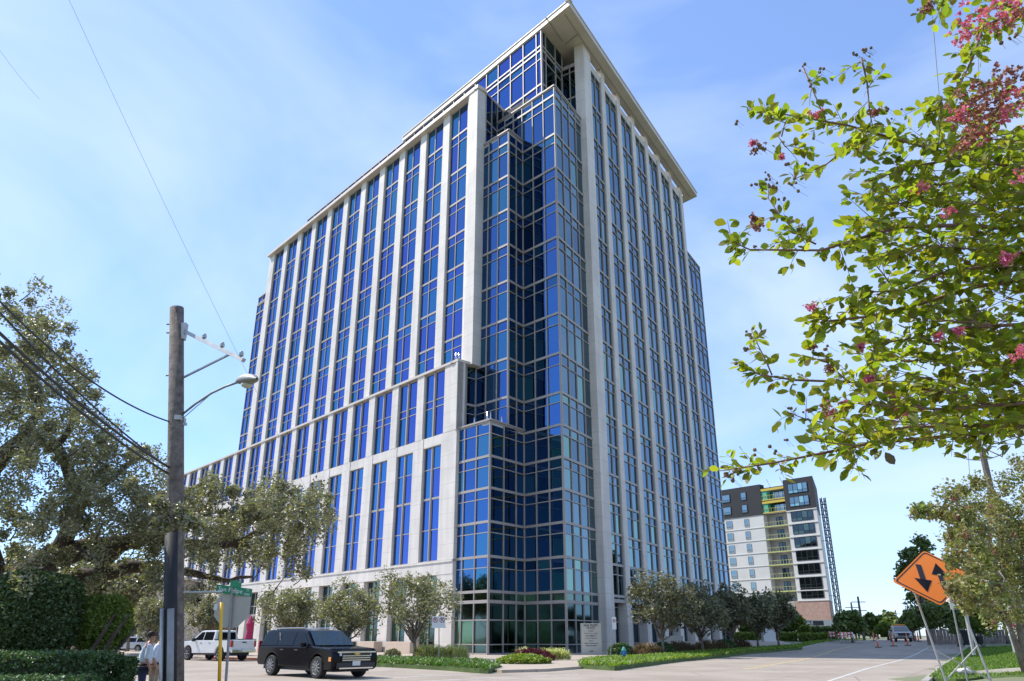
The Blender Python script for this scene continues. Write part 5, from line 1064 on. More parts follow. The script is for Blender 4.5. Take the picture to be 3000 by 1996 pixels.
for i, z in enumerate([11.3, 14.3, 17.3, 20.3, 23.3, 26.3, 29.6, 32.7]):
    hi = i > 5; b = MB(); AF.box(b, 7.6, 13.9, -1.8, .0, z - .14, z + .12); bo = ab(b, 'balcony', M_apw)
    c = MB(); AF.box(c, 7.6, 13.9, .0, .06, z - .1, z + .1); AF.box(c, 7.6, 13.9, .0, .04, z + 1.0, z + 1.06)
    for k in range(9): AF.box(c, 7.6 + k * .78, 7.65 + k * .78, .0, .03, z, z + 1.05)
    c.build('railing', M_yw if hi else M_yb, bo)
    if hi: c = MB(); AF.box(c, 7.6, 13.9, -.3, .05, z + 2.2, z + 2.75); c.build('yellow_beam', M_yw, bo); c = MB(); AF.box(c, 12.4, 13.9, -1.75, -.1, z + .1, z + 2.3); c.build('green_panel', M_gw, bo)
    g = MB(); f = MB(); glazing(AF, [9.9, 10.7, 11.5] if not hi else [7.9, 9.0, 10.1, 11.2, 12.3], [(z + .15, .1), (z + 2.25, .1)], g, f, o=-1.75, mull=.1, deep=.05); fo = ab(f, 'balcony_door', M_apf); g.build('glass', M_apgd if not hi else M_apg, fo, recalc=False)
b = MB(); AF.box(b, 7.62, 13.88, -1.79, -1.77, 9.2, BW - .1); ab(b, 'recess_wall', M_bal)
for f_ in (8.6, 12.2): b = MB(); b.tube([AF.P(f_, -2, TOPZ - .8), AF.P(f_ + .9, -2, TOPZ + 1.3)], .05, 5); ab(b, 'roof_pole', M_apf)
# hoist mast beside it
hm_ = at(2404.5, 1459, 181); hb_ = at(2452, 1800, 181); ho = empty('construction_hoist_mast', (hm_.x + .4, 181, 0)); tag(ho, 'tall dark lattice hoist mast standing right of the apartment block', 'hoist mast')
b = MB(); Hh = hm_.z
for x, y in ((-.45, -.45), (.45, -.45), (.45, .45), (-.45, .45)): b.tube([(x, y, 0), (x, y, Hh)], .13, 4)
child(b, 'rails', M_apf, ho); b = MB()
for k in range(int(Hh / 1.5)):
    z = k * 1.5 + .3
    for a_, c_ in (((-.45, -.45), (.45, -.45)), ((.45, -.45), (.45, .45)), ((.45, .45), (-.45, .45)), ((-.45, .45), (-.45, -.45))): b.tube([(*a_, z), (*c_, z)], .09, 4); b.tube([(*a_, z), (*c_, z + 1.5)], .05, 4)
child(b, 'lattice', M_apf, ho, recalc=False)
for z in (28, 22, 16, 10): b = MB(); b.box((-1.4, 0, z), (2.2, .12, .12)); child(b, 'wall_tie', M_galvd, ho)
# small shop in front of the brick base with its sign band
sh = at(2400, 1870, 168); shp = empty('shop_building', (sh.x - .8, 168, 0)); tag(shp, 'small white shop with a dark sign band below the brick base', 'shop')
z0_ = at(2400, 1817, 168).z; z1_ = at(2400, 1825, 168).z
b = MB(); b.box((0, 3, z0_ / 2), (8.4, 6, z0_)); child(b, 'wall', M_apw, shp); b = MB(); b.box((-.9, -.06, z1_ - .05), (6.0, .1, .85)); sbn = child(b, 'sign_band', M_apf, shp)
text('lettering', 'SALE', .8, M_swhite, sbn, dirM(Vector((1, 0, 0)), Vector((0, 0, 1)), Vector((0, -1, 0)), Vector((-.9, -.12, z1_ - .05))), .02)
b = MB(); b.box((-1.0, -.03, 1.6), (2.0, .06, 2.6)); child(b, 'shop_window', M_apgd, shp)
# ---------------------------------------------------------------- beige house and brick house beyond the left street
M_beige = mat('beige_masonry', (0.50, 0.42, 0.34), .9, var=.1, scale=1.2)
hs = at(300, 1850, 118); he = empty('beige_building', (hs.x, 118, 0)); tag(he, 'beige stone building with a dark arched opening behind the left trees', 'building')
zt = at(300, 1700, 118).z
b = MB(); b.box((2, 5, zt / 2), (17, 10, zt)); b.box((-9, 3, zt * .38), (9, 9, zt * .76)); b.box((12, 4, zt * .30), (12, 9, zt * .6)); wl = child(b, 'wall', M_beige, he)
za = at(300, 1775, 118).z; b = MB(); P_ = [(-1.7, -.02, 4.1)] + [(math.cos(R(180 - 15 * i)) * 1.7, -.02, za - .1 + math.sin(R(15 * i)) * 1.3) for i in range(13)] + [(1.7, -.02, 4.1)]; P_ = [(x + 1.2, y, z) for x, y, z in P_]; b.add(P_, [tuple(range(len(P_)))]); child(b, 'arched_opening', M_core, he, recalc=False)
for x in (-6, 6.3, 9): b = MB(); b.box((x, -.03, za - .5), (1.2, .1, 2.0)); child(b, 'window', M_apgd, he)
b = MB(); b.box((2, 5, zt + .2), (17.6, 10.6, .4)); child(b, 'roof', M_fascia, he)
b = MB(); b.box((9.6, -.7, 1.5), (3.6, .2, 2.4)); child(b, 'garage_door', M_core, he)
bw = at(120, 1880, 40); bwo = empty('brick_wall', (bw.x, 40, 0)); tag(bwo, 'red brown brick wall in deep shade behind the clipped tree', 'wall'); b = MB(); b.box((-1, 0, 1.1), (9, .4, 2.2)); child(b, 'brickwork', M_apb, bwo); b = MB(); b.box((-1, 0, 2.25), (9.2, .55, .1)); child(b, 'coping', M_kerb, bwo)
fs_ = at(222, 1866, 60); fo_ = empty('stop_sign', (fs_.x, 60, 0)); tag(fo_, 'small red stop sign facing the camera at the far left corner', 'stop sign'); b = MB(); b.cyl((0, .03, 0), .03, fs_.z, 6); child(b, 'post', M_galvd, fo_)
b = MB(); b.add([(x * .92, -.01 + dy, fs_.z + z * .92) for dy in (0, .02) for x, z in oc], [tuple(range(8)), tuple(range(8, 16))] + [(i, (i + 1) % 8, 8 + (i + 1) % 8, 8 + i) for i in range(8)]); f8 = child(b, 'octagon_plate', M_sred, fo_); text('lettering', 'STOP', .26, M_swhite, f8, dirM(Vector((1, 0, 0)), Vector((0, 0, 1)), Vector((0, -1, 0)), Vector((0, -.02, fs_.z))), .004)
# closed magenta parasols by the left front
M_mag = mat('magenta_canvas', (0.42, 0.02, 0.09), .7, var=.15, scale=3, bump=.5); M_redc = mat('red_canvas', (0.36, 0.03, 0.05), .8)
for px, Y, h_, lab, m_ in ((731, 68, 3.1, 'tall closed magenta parasol behind the white pickup', M_mag), (624, 74, 2.6, 'closed red parasol behind the roof of the white pickup', M_redc), (668, 73, 2.7, 'closed red parasol between the stop sign post and the magenta one', M_redc)):
    q = at(px, 1850, Y); o = empty('closed_parasol', (q.x, Y, .13)); tag(o, lab, 'parasol', 'closed parasols beside the white pickup'); b = MB(); b.cyl((0, 0, 0), .03, h_, 8); child(b, 'pole', M_galv, o); b = MB(); b.lathe((0, 0, 0), [(.12, .75), (.42, .8), (.36, 1.3), (.24, h_ * .62), (.34, h_ * .8), (.16, h_ * .93), (.03, h_)], 9); child(b, 'canopy', m_, o)
# beige planters at the foot of the left front
M_plan = mat('tan_planter', (0.52, 0.41, 0.32), .8, var=.05, scale=2)
for s0, s1, lab in ((2.2, 6.5, 'tan stone planter left of the young oak by the glass corner'), (8.6, 11.4, 'tan stone planter behind the front of the black SUV'), (13.6, 16.4, 'tan stone planter hidden partly by the black SUV bonnet')):
    o = MB(); a_ = LF.P(s0, 3.2, 0); L0 = LF.d; b = MB(); f = Frame((0, 0), L0, UO); f.box(b, 0, s1 - s0, -.6, .4, .0, 1.0); q = b.build('planter', M_plan, bevel=.03); q.location = (a_.x, a_.y, .13); tag(q, lab, 'planter', 'tan planters along the left front')
# low cream wall and white box on the right lawn
q = G(1974, 1905, .1); b = MB(); f = Frame((0, 0), RF.d, VO); f.box(b, 0, 4.5, 0, .35, 0, 1.25); o = b.build('low_wall', M_tan, bevel=.02); o.location = (q.x - 1.0, q.y - 1, H(q.x, q.y) + .1); tag(o, 'low cream stone wall under the second street tree', 'wall')
q = at(2254, 1885, 100); b = MB(); b.box((0, 0, .75), (1.5, .9, 1.5)); b.box((0, 0, 1.53), (1.6, 1.0, .06)); o = b.build('utility_box', M_apw, bevel=.02); o.location = (q.x, q.y, H(q.x, q.y) + .1); tag(o, 'white utility box beyond the fourth street tree', 'utility box')
# far street lamp, far poles, near right pole and its wires
def upole(px, py, Y, r, label, lean=0.0, arms=2, grp='far utility poles'):
    t_ = at(px, py, Y); o = empty('utility_pole', (t_.x + lean, Y, H(t_.x, Y))); tag(o, label, 'utility pole', grp); zz = t_.z - o.location.z
    b = MB(); b.tube([(0, 0, 0), (-lean, 0, zz)], [r, r * .7], 8); child(b, 'wooden_pole', M_wood, o)
    for k in range(arms): b = MB(); b.box((-lean, 0, zz - .9 - k * 1.4), (2.4, .12, .12)); child(b, 'crossarm', M_wood, o)
    return o
upole(2493, 1765, 150, .22, 'shorter dark pole just right of the hoist mast'); upole(2513, 1748, 140, .25, 'taller dark pole right of the hoist mast'); upole(2623, 1788, 210, .2, 'faint pole above the trees left of the orange sign'); upole(2658, 1777, 190, .22, 'pole above the trees under the orange sign'); upole(2679, 1768, 180, .2, 'pole nearest the leg of the orange sign')
rp = upole(2876, 1316, 34, .19, 'tall wooden pole rising out of the crape myrtle at the right', .0, 0)
wr = 'wires at the wooden pole on the right'
wire('overhead_wire', at(2880, 1316, 34), at(2864, -60, 20), 0, .012, M_wirep, 'thin vertical wire right above the right wooden pole', wr)
wire('overhead_wire', at(2845, 1450, 34), at(2722, -60, 20), 0.3, .014, M_wirep, 'thin slanting wire left of the right wooden pole', wr)
wire('overhead_wire', at(2830, 1345, 34), at(2936, 1330, 33), .15, .02, M_wire, 'short slack cable crossing the top of the right wooden pole', wr, 8)
lq = at(2690, 1514, 40); so2 = empty('street_lamp', (at(2850, 1900, 41).x, 41, .8)); tag(so2, 'flat grey street lamp head reaching out left above the dark tree', 'street lamp')
b = MB(); b.cyl((0, 0, 0), .09, lq.z - .8 + .3, 8); child(b, 'pole', M_galv, so2); d_ = lq - so2.location; b = MB(); b.tube([(0, 0, d_.z + .25), (d_.x * .6, 0, d_.z + .2), (d_.x + .4, -.6, d_.z + .06)], .035, 6); child(b, 'arm', M_galv, so2)
b = MB(); b.sphere((d_.x, -.8, d_.z), (.42, .17, .07), 14, 8); child(b, 'lamp_head', M_galvd, so2, smooth=True)
# house and shed at the right edge
q = at(2960, 1890, 52); gh = empty('grey_house', (q.x + 5.2, 52, H(q.x, 52))); tag(gh, 'grey weatherboard house with white porch posts behind the crape myrtle', 'house')
M_gw2 = mat('grey_weatherboard', (0.30, 0.32, 0.34), .7, var=.08, scale=2); b = MB(); b.box((1.5, 3, 2.0), (6, 6, 4.0)); child(b, 'wall', M_gw2, gh)
for x in (-2.3, -1.5): b = MB(); b.box((x, -.6, 1.9), (.18, .18, 3.8)); child(b, 'porch_post', M_swhite, gh)
b = MB(); b.box((0, 1.5, 4.05), (6.5, 5.4, .18)); child(b, 'porch_roof', M_swhite, gh)
# wooden fence and barricades in the distance
M_fence = mat('grey_brown_fence_boards', (0.24, 0.19, 0.16), .9, col2=(.10, .085, .08), scale=1.4)
q = at(2800, 1880, 92); o = MB(); 
for k in range(24): o.box((k * .5, k * .22, 0.8 + .03 * (k % 3)), (.46, .05, 1.6), R(24))
f_ = o.build('board_fence', M_fence); f_.location = (q.x - 3, q.y, H(q.x, q.y)); tag(f_, 'grey board fence behind the trees right of the side street', 'fence')
def barricade(px, Y, label):
    q = at(px, 1880, Y); o = empty('barricade', (q.x, Y, H(q.x, Y)), R(20)); tag(o, label, 'barricade', 'striped barricades on the far verge')
    for z in (.75, 1.1): 
        b = MB()
        for k in range(8): b.box((-.9 + k * .26, 0, z), (.26, .03, .22), m=k % 2)
        child(b, 'striped_board', [M_orange2, M_swhite], o)
    for x in (-.8, .8): b = MB(); b.tube([(x, -.3, 0), (x, 0, 1.3), (x, .3, 0)], .03, 4); child(b, 'leg', M_galv, o)
for px, Y, lab in ((2448, 105, 'left striped barricade beside the tall hedge'), (2468, 102, 'striped barricade right of the left one'), (2482, 98, 'striped barricade nearest the small tree trunk')): barricade(px, Y, lab)
# ---------------------------------------------------------------- near crape myrtle, leaning in from the right
cm = empty('crape_myrtle', (4.6, 3.4, 0)); tag(cm, 'near crape myrtle reaching in from the top right with pink blossom and round leaves', 'tree'); cmo = cm.location
YN = 3.3
def q3(px, py, Y=YN): return at(px, py, Y) - cmo
br = [[(2194, 319), (2332, 341), (2484, 368), (2658, 417), (2814, 460), (3010, 497), (3200, 560)], [(2560, 388), (2548, 330), (2540, 240), (2524, 170)], [(2420, 356), (2392, 290), (2354, 201)], [(2323, 527), (2421, 482), (2488, 429), (2560, 390)],
    [(2546, 531), (2680, 486), (2814, 464)], [(2247, 576), (2287, 634), (2350, 696), (2391, 716)], [(2140, 706), (2197, 732), (2406, 734), (2544, 691), (2636, 665), (2835, 660), (3010, 676), (3200, 720)], [(2544, 752), (2585, 800), (2631, 864)], [(2391, 934), (2427, 941), (2544, 928), (2700, 890), (2865, 839), (3010, 818), (3200, 830)],
    [(2166, 1068), (2228, 1099), (2330, 1114), (2559, 1122), (2712, 1140), (2814, 1155), (2942, 1206), (3150, 1300)], [(2200, 965), (2220, 1010), (2245, 1060), (2262, 1100)], [(2567, 936), (2560, 1000), (2567, 1114)], [(2478, 1275), (2661, 1252), (2865, 1247), (3010, 1250), (3200, 1260)],
    [(2110, 1380), (2253, 1359), (2406, 1329), (2559, 1298), (2814, 1275), (3010, 1252), (3200, 1290)], [(2314, 1211), (2360, 1228), (2406, 1237), (2480, 1272)], [(2761, 335), (2814, 245), (2850, 170), (2880, 80), (2960, 40), (3060, 60)], [(2680, -40), (2760, -10), (2830, -30), (2960, 20), (3080, 60)], [(2750, 430), (2757, 300), (2760, 285)],
    [(2600, 600), (2700, 590), (2850, 600), (3010, 590), (3200, 640)], [(2560, 560), (2640, 545), (2760, 540), (2900, 520), (3100, 560)], [(2500, 860), (2640, 850), (2760, 800), (2900, 780), (3100, 800)], [(2560, 1010), (2680, 990), (2820, 960), (3010, 950), (3200, 960)], [(2480, 1180), (2600, 1190), (2760, 1200), (3010, 1180)], [(2640, 1060), (2780, 1050), (2900, 1060), (3100, 1080)], [(2700, 720), (2850, 730), (3010, 740), (3150, 760)], [(2860, 900), (2950, 1000), (3050, 1080)], [(2300, 735), (2330, 700), (2352, 655)], [(2240, 340), (2300, 360), (2290, 400)], [(2340, 420), (2300, 430), (2280, 400)], [(2830, 380), (2900, 330), (3000, 300), (3100, 300)], [(2860, 560), (2900, 450), (3000, 380)], [(2350, 1040), (2420, 1060), (2480, 1115)],
    [(2380, 1290), (2450, 1300), (2520, 1306)]]
rn = random.Random(12); LV = []; TW = MB(); BR = []
def lerp_path(P_, t):
    n = len(P_) - 1; k = min(n - 1, int(t * n)); return P_[k].lerp(P_[k + 1], t * n - k), (P_[k + 1] - P_[k]).normalized()
def wood(pts, rad, name='branch'):
    b = MB(); b.tube(pts, rad, 6); return b
NB = MB()
for bi, p in enumerate(br):
    dep = YN + rn.uniform(-.35, .45); P_ = [q3(x, y, dep + .25 * max(0, (x - 2500) / 600)) for x, y in p]; L_ = sum((b_ - a_).length for a_, b_ in zip(P_, P_[1:])); n = len(P_)
    b = MB(); b.tube(P_, [.0022 + .0075 * (i / (n - 1)) * min(1.6, L_) for i in range(n)], 6); b.build('branch', M_twig, cm, smooth=True)
    # leafy side twigs, then leaves in opposite pairs
    k = int(L_ / .050) + 2; dense = 1
    for i in range(k):
        t = (i + rn.random() * .6) / k; p0, d0 = lerp_path(P_, t); x_pix = p[0][0] + (p[-1][0] - p[0][0]) * t
        rt = 1 if x_pix > 2480 else .62
        if rn.random() < (.92 if x_pix > 2480 else .62):
            tl = rn.uniform(.05, .17) * (1.25 if x_pix > 2480 else .8); sd = Vector((rn.uniform(-1, 1), rn.uniform(-1, 1), rn.uniform(-.9, 1))); td = (sd - d0 * sd.dot(d0)).normalized() * .8 - d0 * rn.uniform(.1, .8); td.normalize(); e0 = p0 + td * tl
            TW.tube([p0, p0.lerp(e0, .5) + Vector((0, 0, .006)), e0], [.0022, .0016, .0008], 4); m = int(tl / .016) + 1
            for j in range(m): LV.append((p0.lerp(e0, (j + .6) / m), td, rn.choice([-1, 1])))
        LV.append((p0, -d0, 1)); 
        if rn.random() < .6: LV.append((p0, -d0, -1))
def leaves_shaped(name, items, m, parent, lo_, hi_, seed):
    r = np.random.RandomState(seed); prof = [(0, 0), (.22, .62), (.5, 1), (.78, .72), (1, 0)]; V = []; F = []; 
    for c, d, s in items:
        c = np.array(c); d = np.array(d); L_ = r.uniform(lo_, hi_) * (1 if r.rand() < .8 else .6); side = np.cross(d, [0, 0, 1]); side = side / (np.linalg.norm(side) + 1e-6)
        a = d * r.uniform(.3, 1.0) + side * s * r.uniform(.5, 1.2) + np.array([0, 0, r.uniform(-.75, .45)]) + r.normal(size=3) * .25; a /= np.linalg.norm(a)
        w = np.cross(a, r.normal(size=3) * .6 + np.array([0, 0, 1.0])); w /= (np.linalg.norm(w) + 1e-6); n = np.cross(w, a); hw = L_ * r.uniform(.24, .33); st = .12 * L_; cup = r.uniform(.05, .3); curl = r.uniform(-.25, .12)
        k = len(V); mid = []; lf_ = []; rt_ = []
        for t, q in prof:
            p = c + a * (st + L_ * t) + n * (curl * L_ * t * t); mid.append(p)
            if 0 < q: lf_.append(p + w * hw * q + n * hw * q * cup); rt_.append(p - w * hw * q + n * hw * q * cup)
        V += mid + lf_ + rt_                              # 5 mid, 3 left, 3 right
        F += [(k, k + 1, k + 5, k + 5), (k + 1, k + 2, k + 6, k + 5), (k + 2, k + 3, k + 7, k + 6), (k + 3, k + 4, k + 4, k + 7), (k, k + 8, k + 8, k + 1), (k + 1, k + 8, k + 9, k + 2), (k + 2, k + 9, k + 10, k + 3), (k + 3, k + 10, k + 10, k + 4)]
    me = bpy.data.meshes.new(name); me.from_pydata([tuple(v) for v in V], [], [tuple(dict.fromkeys(f)) for f in F]); me.materials.append(m); o = bpy.data.objects.new(name, me); C.objects.link(o); o.parent = parent; me.polygons.foreach_set('use_smooth', [True] * len(me.polygons)); return o
# fill the body of the crown on the right so the sky only shows in gaps
for k in range(450):
    x = 2500 + 640 * rn.random() ** .62; y = rn.uniform(400, 1310)
    if x < 2640 and (y < 420 or 1000 < y < 1080) : continue
    if y < 470 and x < 2700: continue
    if 760 < y < 960 and x < 2720: continue
    Yd = YN + rn.uniform(-.25, 1.2); p0 = q3(x, y, Yd); d0 = Vector((-1, rn.uniform(-.6, .6), rn.uniform(-.5, .7))).normalized(); e0 = p0 + d0 * rn.uniform(.10, .24); TW.tube([p0 - d0 * .1, e0], [.0028, .0009], 4)
    for j in range(rn.randint(6, 13)): LV.append((p0.lerp(e0, rn.random()), d0, rn.choice([-1, 1])))
for x, y in ((2665, 15), (2700, 25), (2735, 10), (2790, 20), (2812, 45), (2770, 55), (2930, 20), (2960, 70), (2970, 30)):
    for j in range(2): LV.append((q3(x, y, 2.6), Vector((-.4, 0, -.7)), rn.choice([-1, 1])))
TW.build('twigs', M_twig, cm)['kind'] = 'stuff'
rn.shuffle(LV); cut = int(len(LV) * .93)
leaves_shaped('foliage', LV[:cut], M_crape, cm, .044, .072, 3)
leaves_shaped('foliage_autumn', LV[cut:cut + int(len(LV) * .05)], M_crape2, cm, .044, .065, 4)['kind'] = 'stuff'
# trunks standing to the right of the frame carry the branches
for a_, c_ in (((0, 0, 0), (.25, -.1, 2.4)), ((-.1, .15, 0), (-.2, .3, 2.1)), ((.15, .2, 0), (.5, .2, 3.2))):
    b = MB(); b.tube(limb(Vector(a_), Vector(c_), 5, .05, rn), [.07, .06, .055, .05, .045, .04], 9); b.build('trunk', M_bark, cm, smooth=True)
b = MB()
for bi, p in enumerate(br):
    if p[-1][0] >= 3000: b.tube([q3(p[-1][0], p[-1][1], YN + .25 * max(0, (p[-1][0] - 2500) / 600)), Vector((-.0, 0, 1.6 + bi * .03))], [.012, .02], 5)
b.build('limbs', M_bark, cm)['kind'] = 'stuff'
# blossom heads: pink frilly petals, brown spent heads and round seed pods
def blossom(pts, n, r_, m, size, name, seed):
    r = np.random.RandomState(seed); c = []
    for x, y, Y, rp in pts: c.append((*q3(x, y, Y), rp))
    cc = np.array(c); cs2 = []
    for x, y, z, rp in cc: cs2 += [(x + r.normal() * rp * .8, y + r.normal() * rp * .8, z + r.normal() * rp * .6) for _ in range(n)]
    leaf_cloud(name, cs2, [r_] * len(cs2), 9, size, m, cm, seed, shell=.1, elong=1.0)
pink = [(2842, 75, 2.3, .035), (2860, 50, 2.3, .04), (2835, 105, 2.3, .03), (2905, 15, 2.2, .04), (2945, 40, 2.2, .035), (2960, 25, 2.2, .03), (2975, 310, 2.2, .05), (2960, 345, 2.2, .04), (2990, 280, 2.2, .03), (2805, 345, 2.2, .02), (2870, 400, 2.3, .025), (2995, 515, 2.6, .02), (2780, 620, 3.0, .02), (2700, 545, 3.1, .02), 
    (2205, 418, 3.2, .008), (2390, 337, 3.2, .018), (2380, 900, 3.2, .012), (2618, 1165, 3.2, .02), (2645, 1210, 3.2, .024), (2685, 1195, 3.2, .02), (2440, 1212, 3.2, .018), (2475, 1185, 3.2, .014), (2540, 1112, 3.2, .012), (2980, 1035, 2.7, .025), (2948, 757, 2.8, .018), (2950, 755, 2.8, .014), (2520, 1015, 3.2, .012), (2515, 1025, 3.2, .01), (2290, 460, 3.2, .006), (2810, 970, 3.0, .012), (2750, 985, 3.0, .012)]
blossom(pink, 11, .017, M_pink, .012, 'blossom', 8)
brown = [(2850, 290, 2.2, .05), (2880, 265, 2.2, .05), (2915, 260, 2.2, .05), (2950, 235, 2.2, .04), (2970, 215, 2.2, .03), (2870, 330, 2.2, .05), (2900, 310, 2.2, .05), (2925, 290, 2.2, .045), (2850, 360, 2.2, .04), (2890, 350, 2.2, .04), (2960, 60, 2.2, .04), (2840, 400, 2.3, .03), (2830, 430, 2.4, .02), (2450, 1195, 3.2, .03), (2220, 430, 3.2, .02), (2215, 660, 3.2, .018), (2210, 640, 3.2, .012), (2715, 25, 2.4, .012), (2560, 330, 3.2, .02), (2375, 1015, 3.2, .012), (2430, 1080, 3.2, .015)]
blossom(brown, 14, .015, M_brown, .013, 'spent_blossom', 9)
PD = MB(); r_ = random.Random(3)
heads = [(2356, 195), (2378, 245), (2405, 210), (2345, 202), (2502, 158), (2525, 152), (2543, 148), (2546, 158), (2495, 212), (2160, 355), (2225, 430), (2240, 440), (2210, 545), (2225, 555), (2248, 548), (2260, 555), (2250, 530), (2275, 545), (2245, 510), (2138, 704), (2168, 702), (2148, 735), (2162, 1060), (2200, 990), (2210, 962), (2225, 965), (2190, 975), (2188, 1030), (2127, 1388), (2160, 1385), (2144, 1402), (2115, 1365), (2205, 1325), (2320, 517), (2316, 535), (2330, 528), (2385, 405), (2310, 478), (2345, 560), (2290, 585), (2365, 480), (2600, 320), (2635, 325), (2610, 345), (2795, 122), (2940, 130), (2958, 112), (2975, 108), (2375, 1015), (2370, 1000), (2420, 1020), (2360, 1200), (2375, 1200), (2410, 1190), (2430, 1205), (2640, 755), (2660, 752), (2665, 870), (2525, 1175), (2545, 1178), (2310, 1205), (2318, 1215), (2420, 1180), (2250, 1310), (2270, 1325), (2300, 1290), (2340, 1300), (2215, 730)]
for x, y in heads:
    for k in range(r_.randint(1, 3)):
        Yq = 3.2 if x < 2750 else 2.4; c = q3(x + r_.uniform(-9, 9), y + r_.uniform(-9, 9), Yq); PD.sphere(c, .0075 * r_.uniform(.7, 1.25), 7, 5)
        TW2 = c - Vector((-.02, 0, .03)); PD.tube([c, TW2 + Vector((r_.uniform(-.01, .03), 0, 0))], .0007, 3)
PD.build('seed_pods', M_pod, cm)['kind'] = 'stuff'
# ---------------------------------------------------------------- second crape myrtle behind the orange sign
YC = 30.0; q = at(2960, 1900, YC); c2 = empty('crape_myrtle', (q.x + .5, YC, H(q.x, YC))); tag(c2, 'second crape myrtle on the right verge, russet green crown covering the orange sign', 'tree'); o2_ = c2.location
ell = [(2790, 1440, 40, .25), (2830, 1470, 50, .5), (2740, 1490, 35, .25), (2800, 1510, 60, .6), (2880, 1480, 60, .7), (2960, 1430, 60, .8), (3010, 1380, 50, .8), (2930, 1540, 90, 1.2), (2860, 1560, 80, 1), (2800, 1600, 60, .6), (2990, 1520, 90, 1.1), (2900, 1640, 90, 1.2), (2820, 1660, 70, .8), (2770, 1690, 40, .35), (2990, 1640, 90, 1.2), (2960, 1720, 90, 1), (2870, 1730, 80, .8), (2810, 1730, 40, .35), (3000, 1790, 60, .6), (2930, 1790, 50, .4), (3060, 1600, 100, 1), (2770, 1600, 35, .3), (2760, 1510, 30, .2), (2870, 1420, 20, .2), (2700, 1495, 22, .18), (2720, 1500, 24, .2)]
r_ = random.Random(9); cs = []; rs = []
for px, py, rp, dn in ell:
    for k in range(int(14 * dn * (rp / 80) ** 2) + 2):
        a = r_.uniform(0, 6.28); qd = rp * math.sqrt(r_.random())
        if 1560 < py < 1770 and px + qd * math.cos(a) < 2782: continue
        Yq = (YC + r_.uniform(-1.5, 1.5) if px > 2875 else (19.2 if py > 1560 else 24) + r_.uniform(-.9, .9))
        cs.append(tuple(at(px + qd * math.cos(a), py + qd * math.sin(a), Yq) - o2_)); rs.append(.50 * r_.uniform(.6, 1.3) * Yq / YC)
leaf_cloud('crown', cs, rs, 125, .08, mat('crape_myrtle_leaves_russet', (0.20, 0.26, 0.07), .5, col2=(0.27, 0.20, 0.10), scale=1.3, island=.45, trans=.3), c2, 4, shell=.2)
leaf_cloud('blossom', r_.sample(cs, 40), [.12] * 40, 30, .05, M_pink, c2, 5, shell=.2)
for i, (pts) in enumerate(([(2988, 1897), (2940, 1780), (2870, 1690), (2800, 1620)], [(2992, 1897), (2975, 1800), (2930, 1700), (2900, 1560)], [(3000, 1897), (3010, 1780), (2990, 1600)], [(3004, 1897), (2955, 1830), (2930, 1760), (2870, 1720), (2820, 1700)])):
    b = MB(); P_ = [at(x, y, YC) - o2_ for x, y in pts]; P_[0].z = 0; b.tube(P_, [.10, .07, .05, .02][:len(P_)] if len(P_) < 5 else [.1, .08, .06, .04, .02], 7); b.build('stem', M_bark, c2, smooth=True)
for i, q_ in enumerate(r_.sample(cs, 14)): b = MB(); b.tube(limb(at(2930, 1700, YC) - o2_, Vector(q_), 4, .08, r_), [.04, .03, .02, .012, .006], 5); b.build('branch', M_bark, c2)
# ---------------------------------------------------------------- trees and hedges down the side street
ft = 'trees down the side street'
def ftree(px0, px1, pyt, pyb, Y, label, m=M_leafm, lv=2600, seed=1, cat='tree', stem=True):
    a = at((px0 + px1) / 2, pyb, Y); zt = at(0, pyt, Y).z; z0 = H(a.x, Y) if Y < 200 else 0; h = zt - z0; wd = (px1 - px0) / FP * Y * 1.04
    return tree('far_tree', (a.x, Y, z0), h, wd, h * (.78 if stem else .95), label, cat, ft, lv, .0036 * Y, m, seed=seed, trunk_r=.16 + Y * .0006, clumps=60, split=.2, cr=.9)
ftree(2445, 2555, 1795, 1885, 100, 'broad low tree with a pale trunk by the striped barricades', M_leafm, 3600, 61)
ftree(2635, 2780, 1548, 1800, 120, 'tall dark tree behind the top of the orange sign', M_leafm, 4200, 62)
for i, (a_, b_, t_, Y, m_, lab) in enumerate([(2540, 2610, 1797, 190, M_leafm, 'far olive tree behind the solitary orange post'), (2590, 2660, 1800, 170, M_leafm, 'far tree above the white pickup'), (2570, 2640, 1828, 140, M_leafg, 'bright low tree behind the cab of the white pickup'), (2640, 2720, 1790, 130, M_leafm, 'dense tree between the white pickup and the sign leg'),
        (2690, 2790, 1760, 105, M_leafm, 'dense green tree behind the left leg of the orange sign'), (2760, 2860, 1755, 88, M_leafm, 'green tree behind the leaning no parking sign'), (2830, 2930, 1765, 80, M_leafg, 'yellow-green tree right of the leaning no parking sign'), (2480, 2560, 1803, 210, M_leafm, 'hazy tree beyond the barricades'), (2525, 2580, 1815, 240, M_oakd, 'small dark tree far down the street'), (2400, 2470, 1800, 205, M_leafm, 'tree glimpsed right of the brick base'), (2900, 3010, 1700, 95, M_oakd, 'dark tree behind the grey house'), (2720, 2800, 1700, 150, M_oakd, 'tall tree seen through the legs of the sign')]):
    ftree(a_, b_, t_, 1885, Y, lab, m_, 2600, 70 + i)
for i, (a_, b_, t_, Y, m_, lab) in enumerate([(2050, 2120, 1735, 150, M_oakd, 'tree behind the end of the tower'), (2290, 2375, 1790, 125, M_leafg, 'light green young tree before the brick base'), (2170, 2240, 1820, 130, M_leafg, 'light green low tree between two dark street trees'), (2340, 2385, 1830, 110, M_leafg, 'small light green tree beside the tall hedge')]): ftree(a_, b_, t_, 1890, Y, lab, m_, 2400, 90 + i)
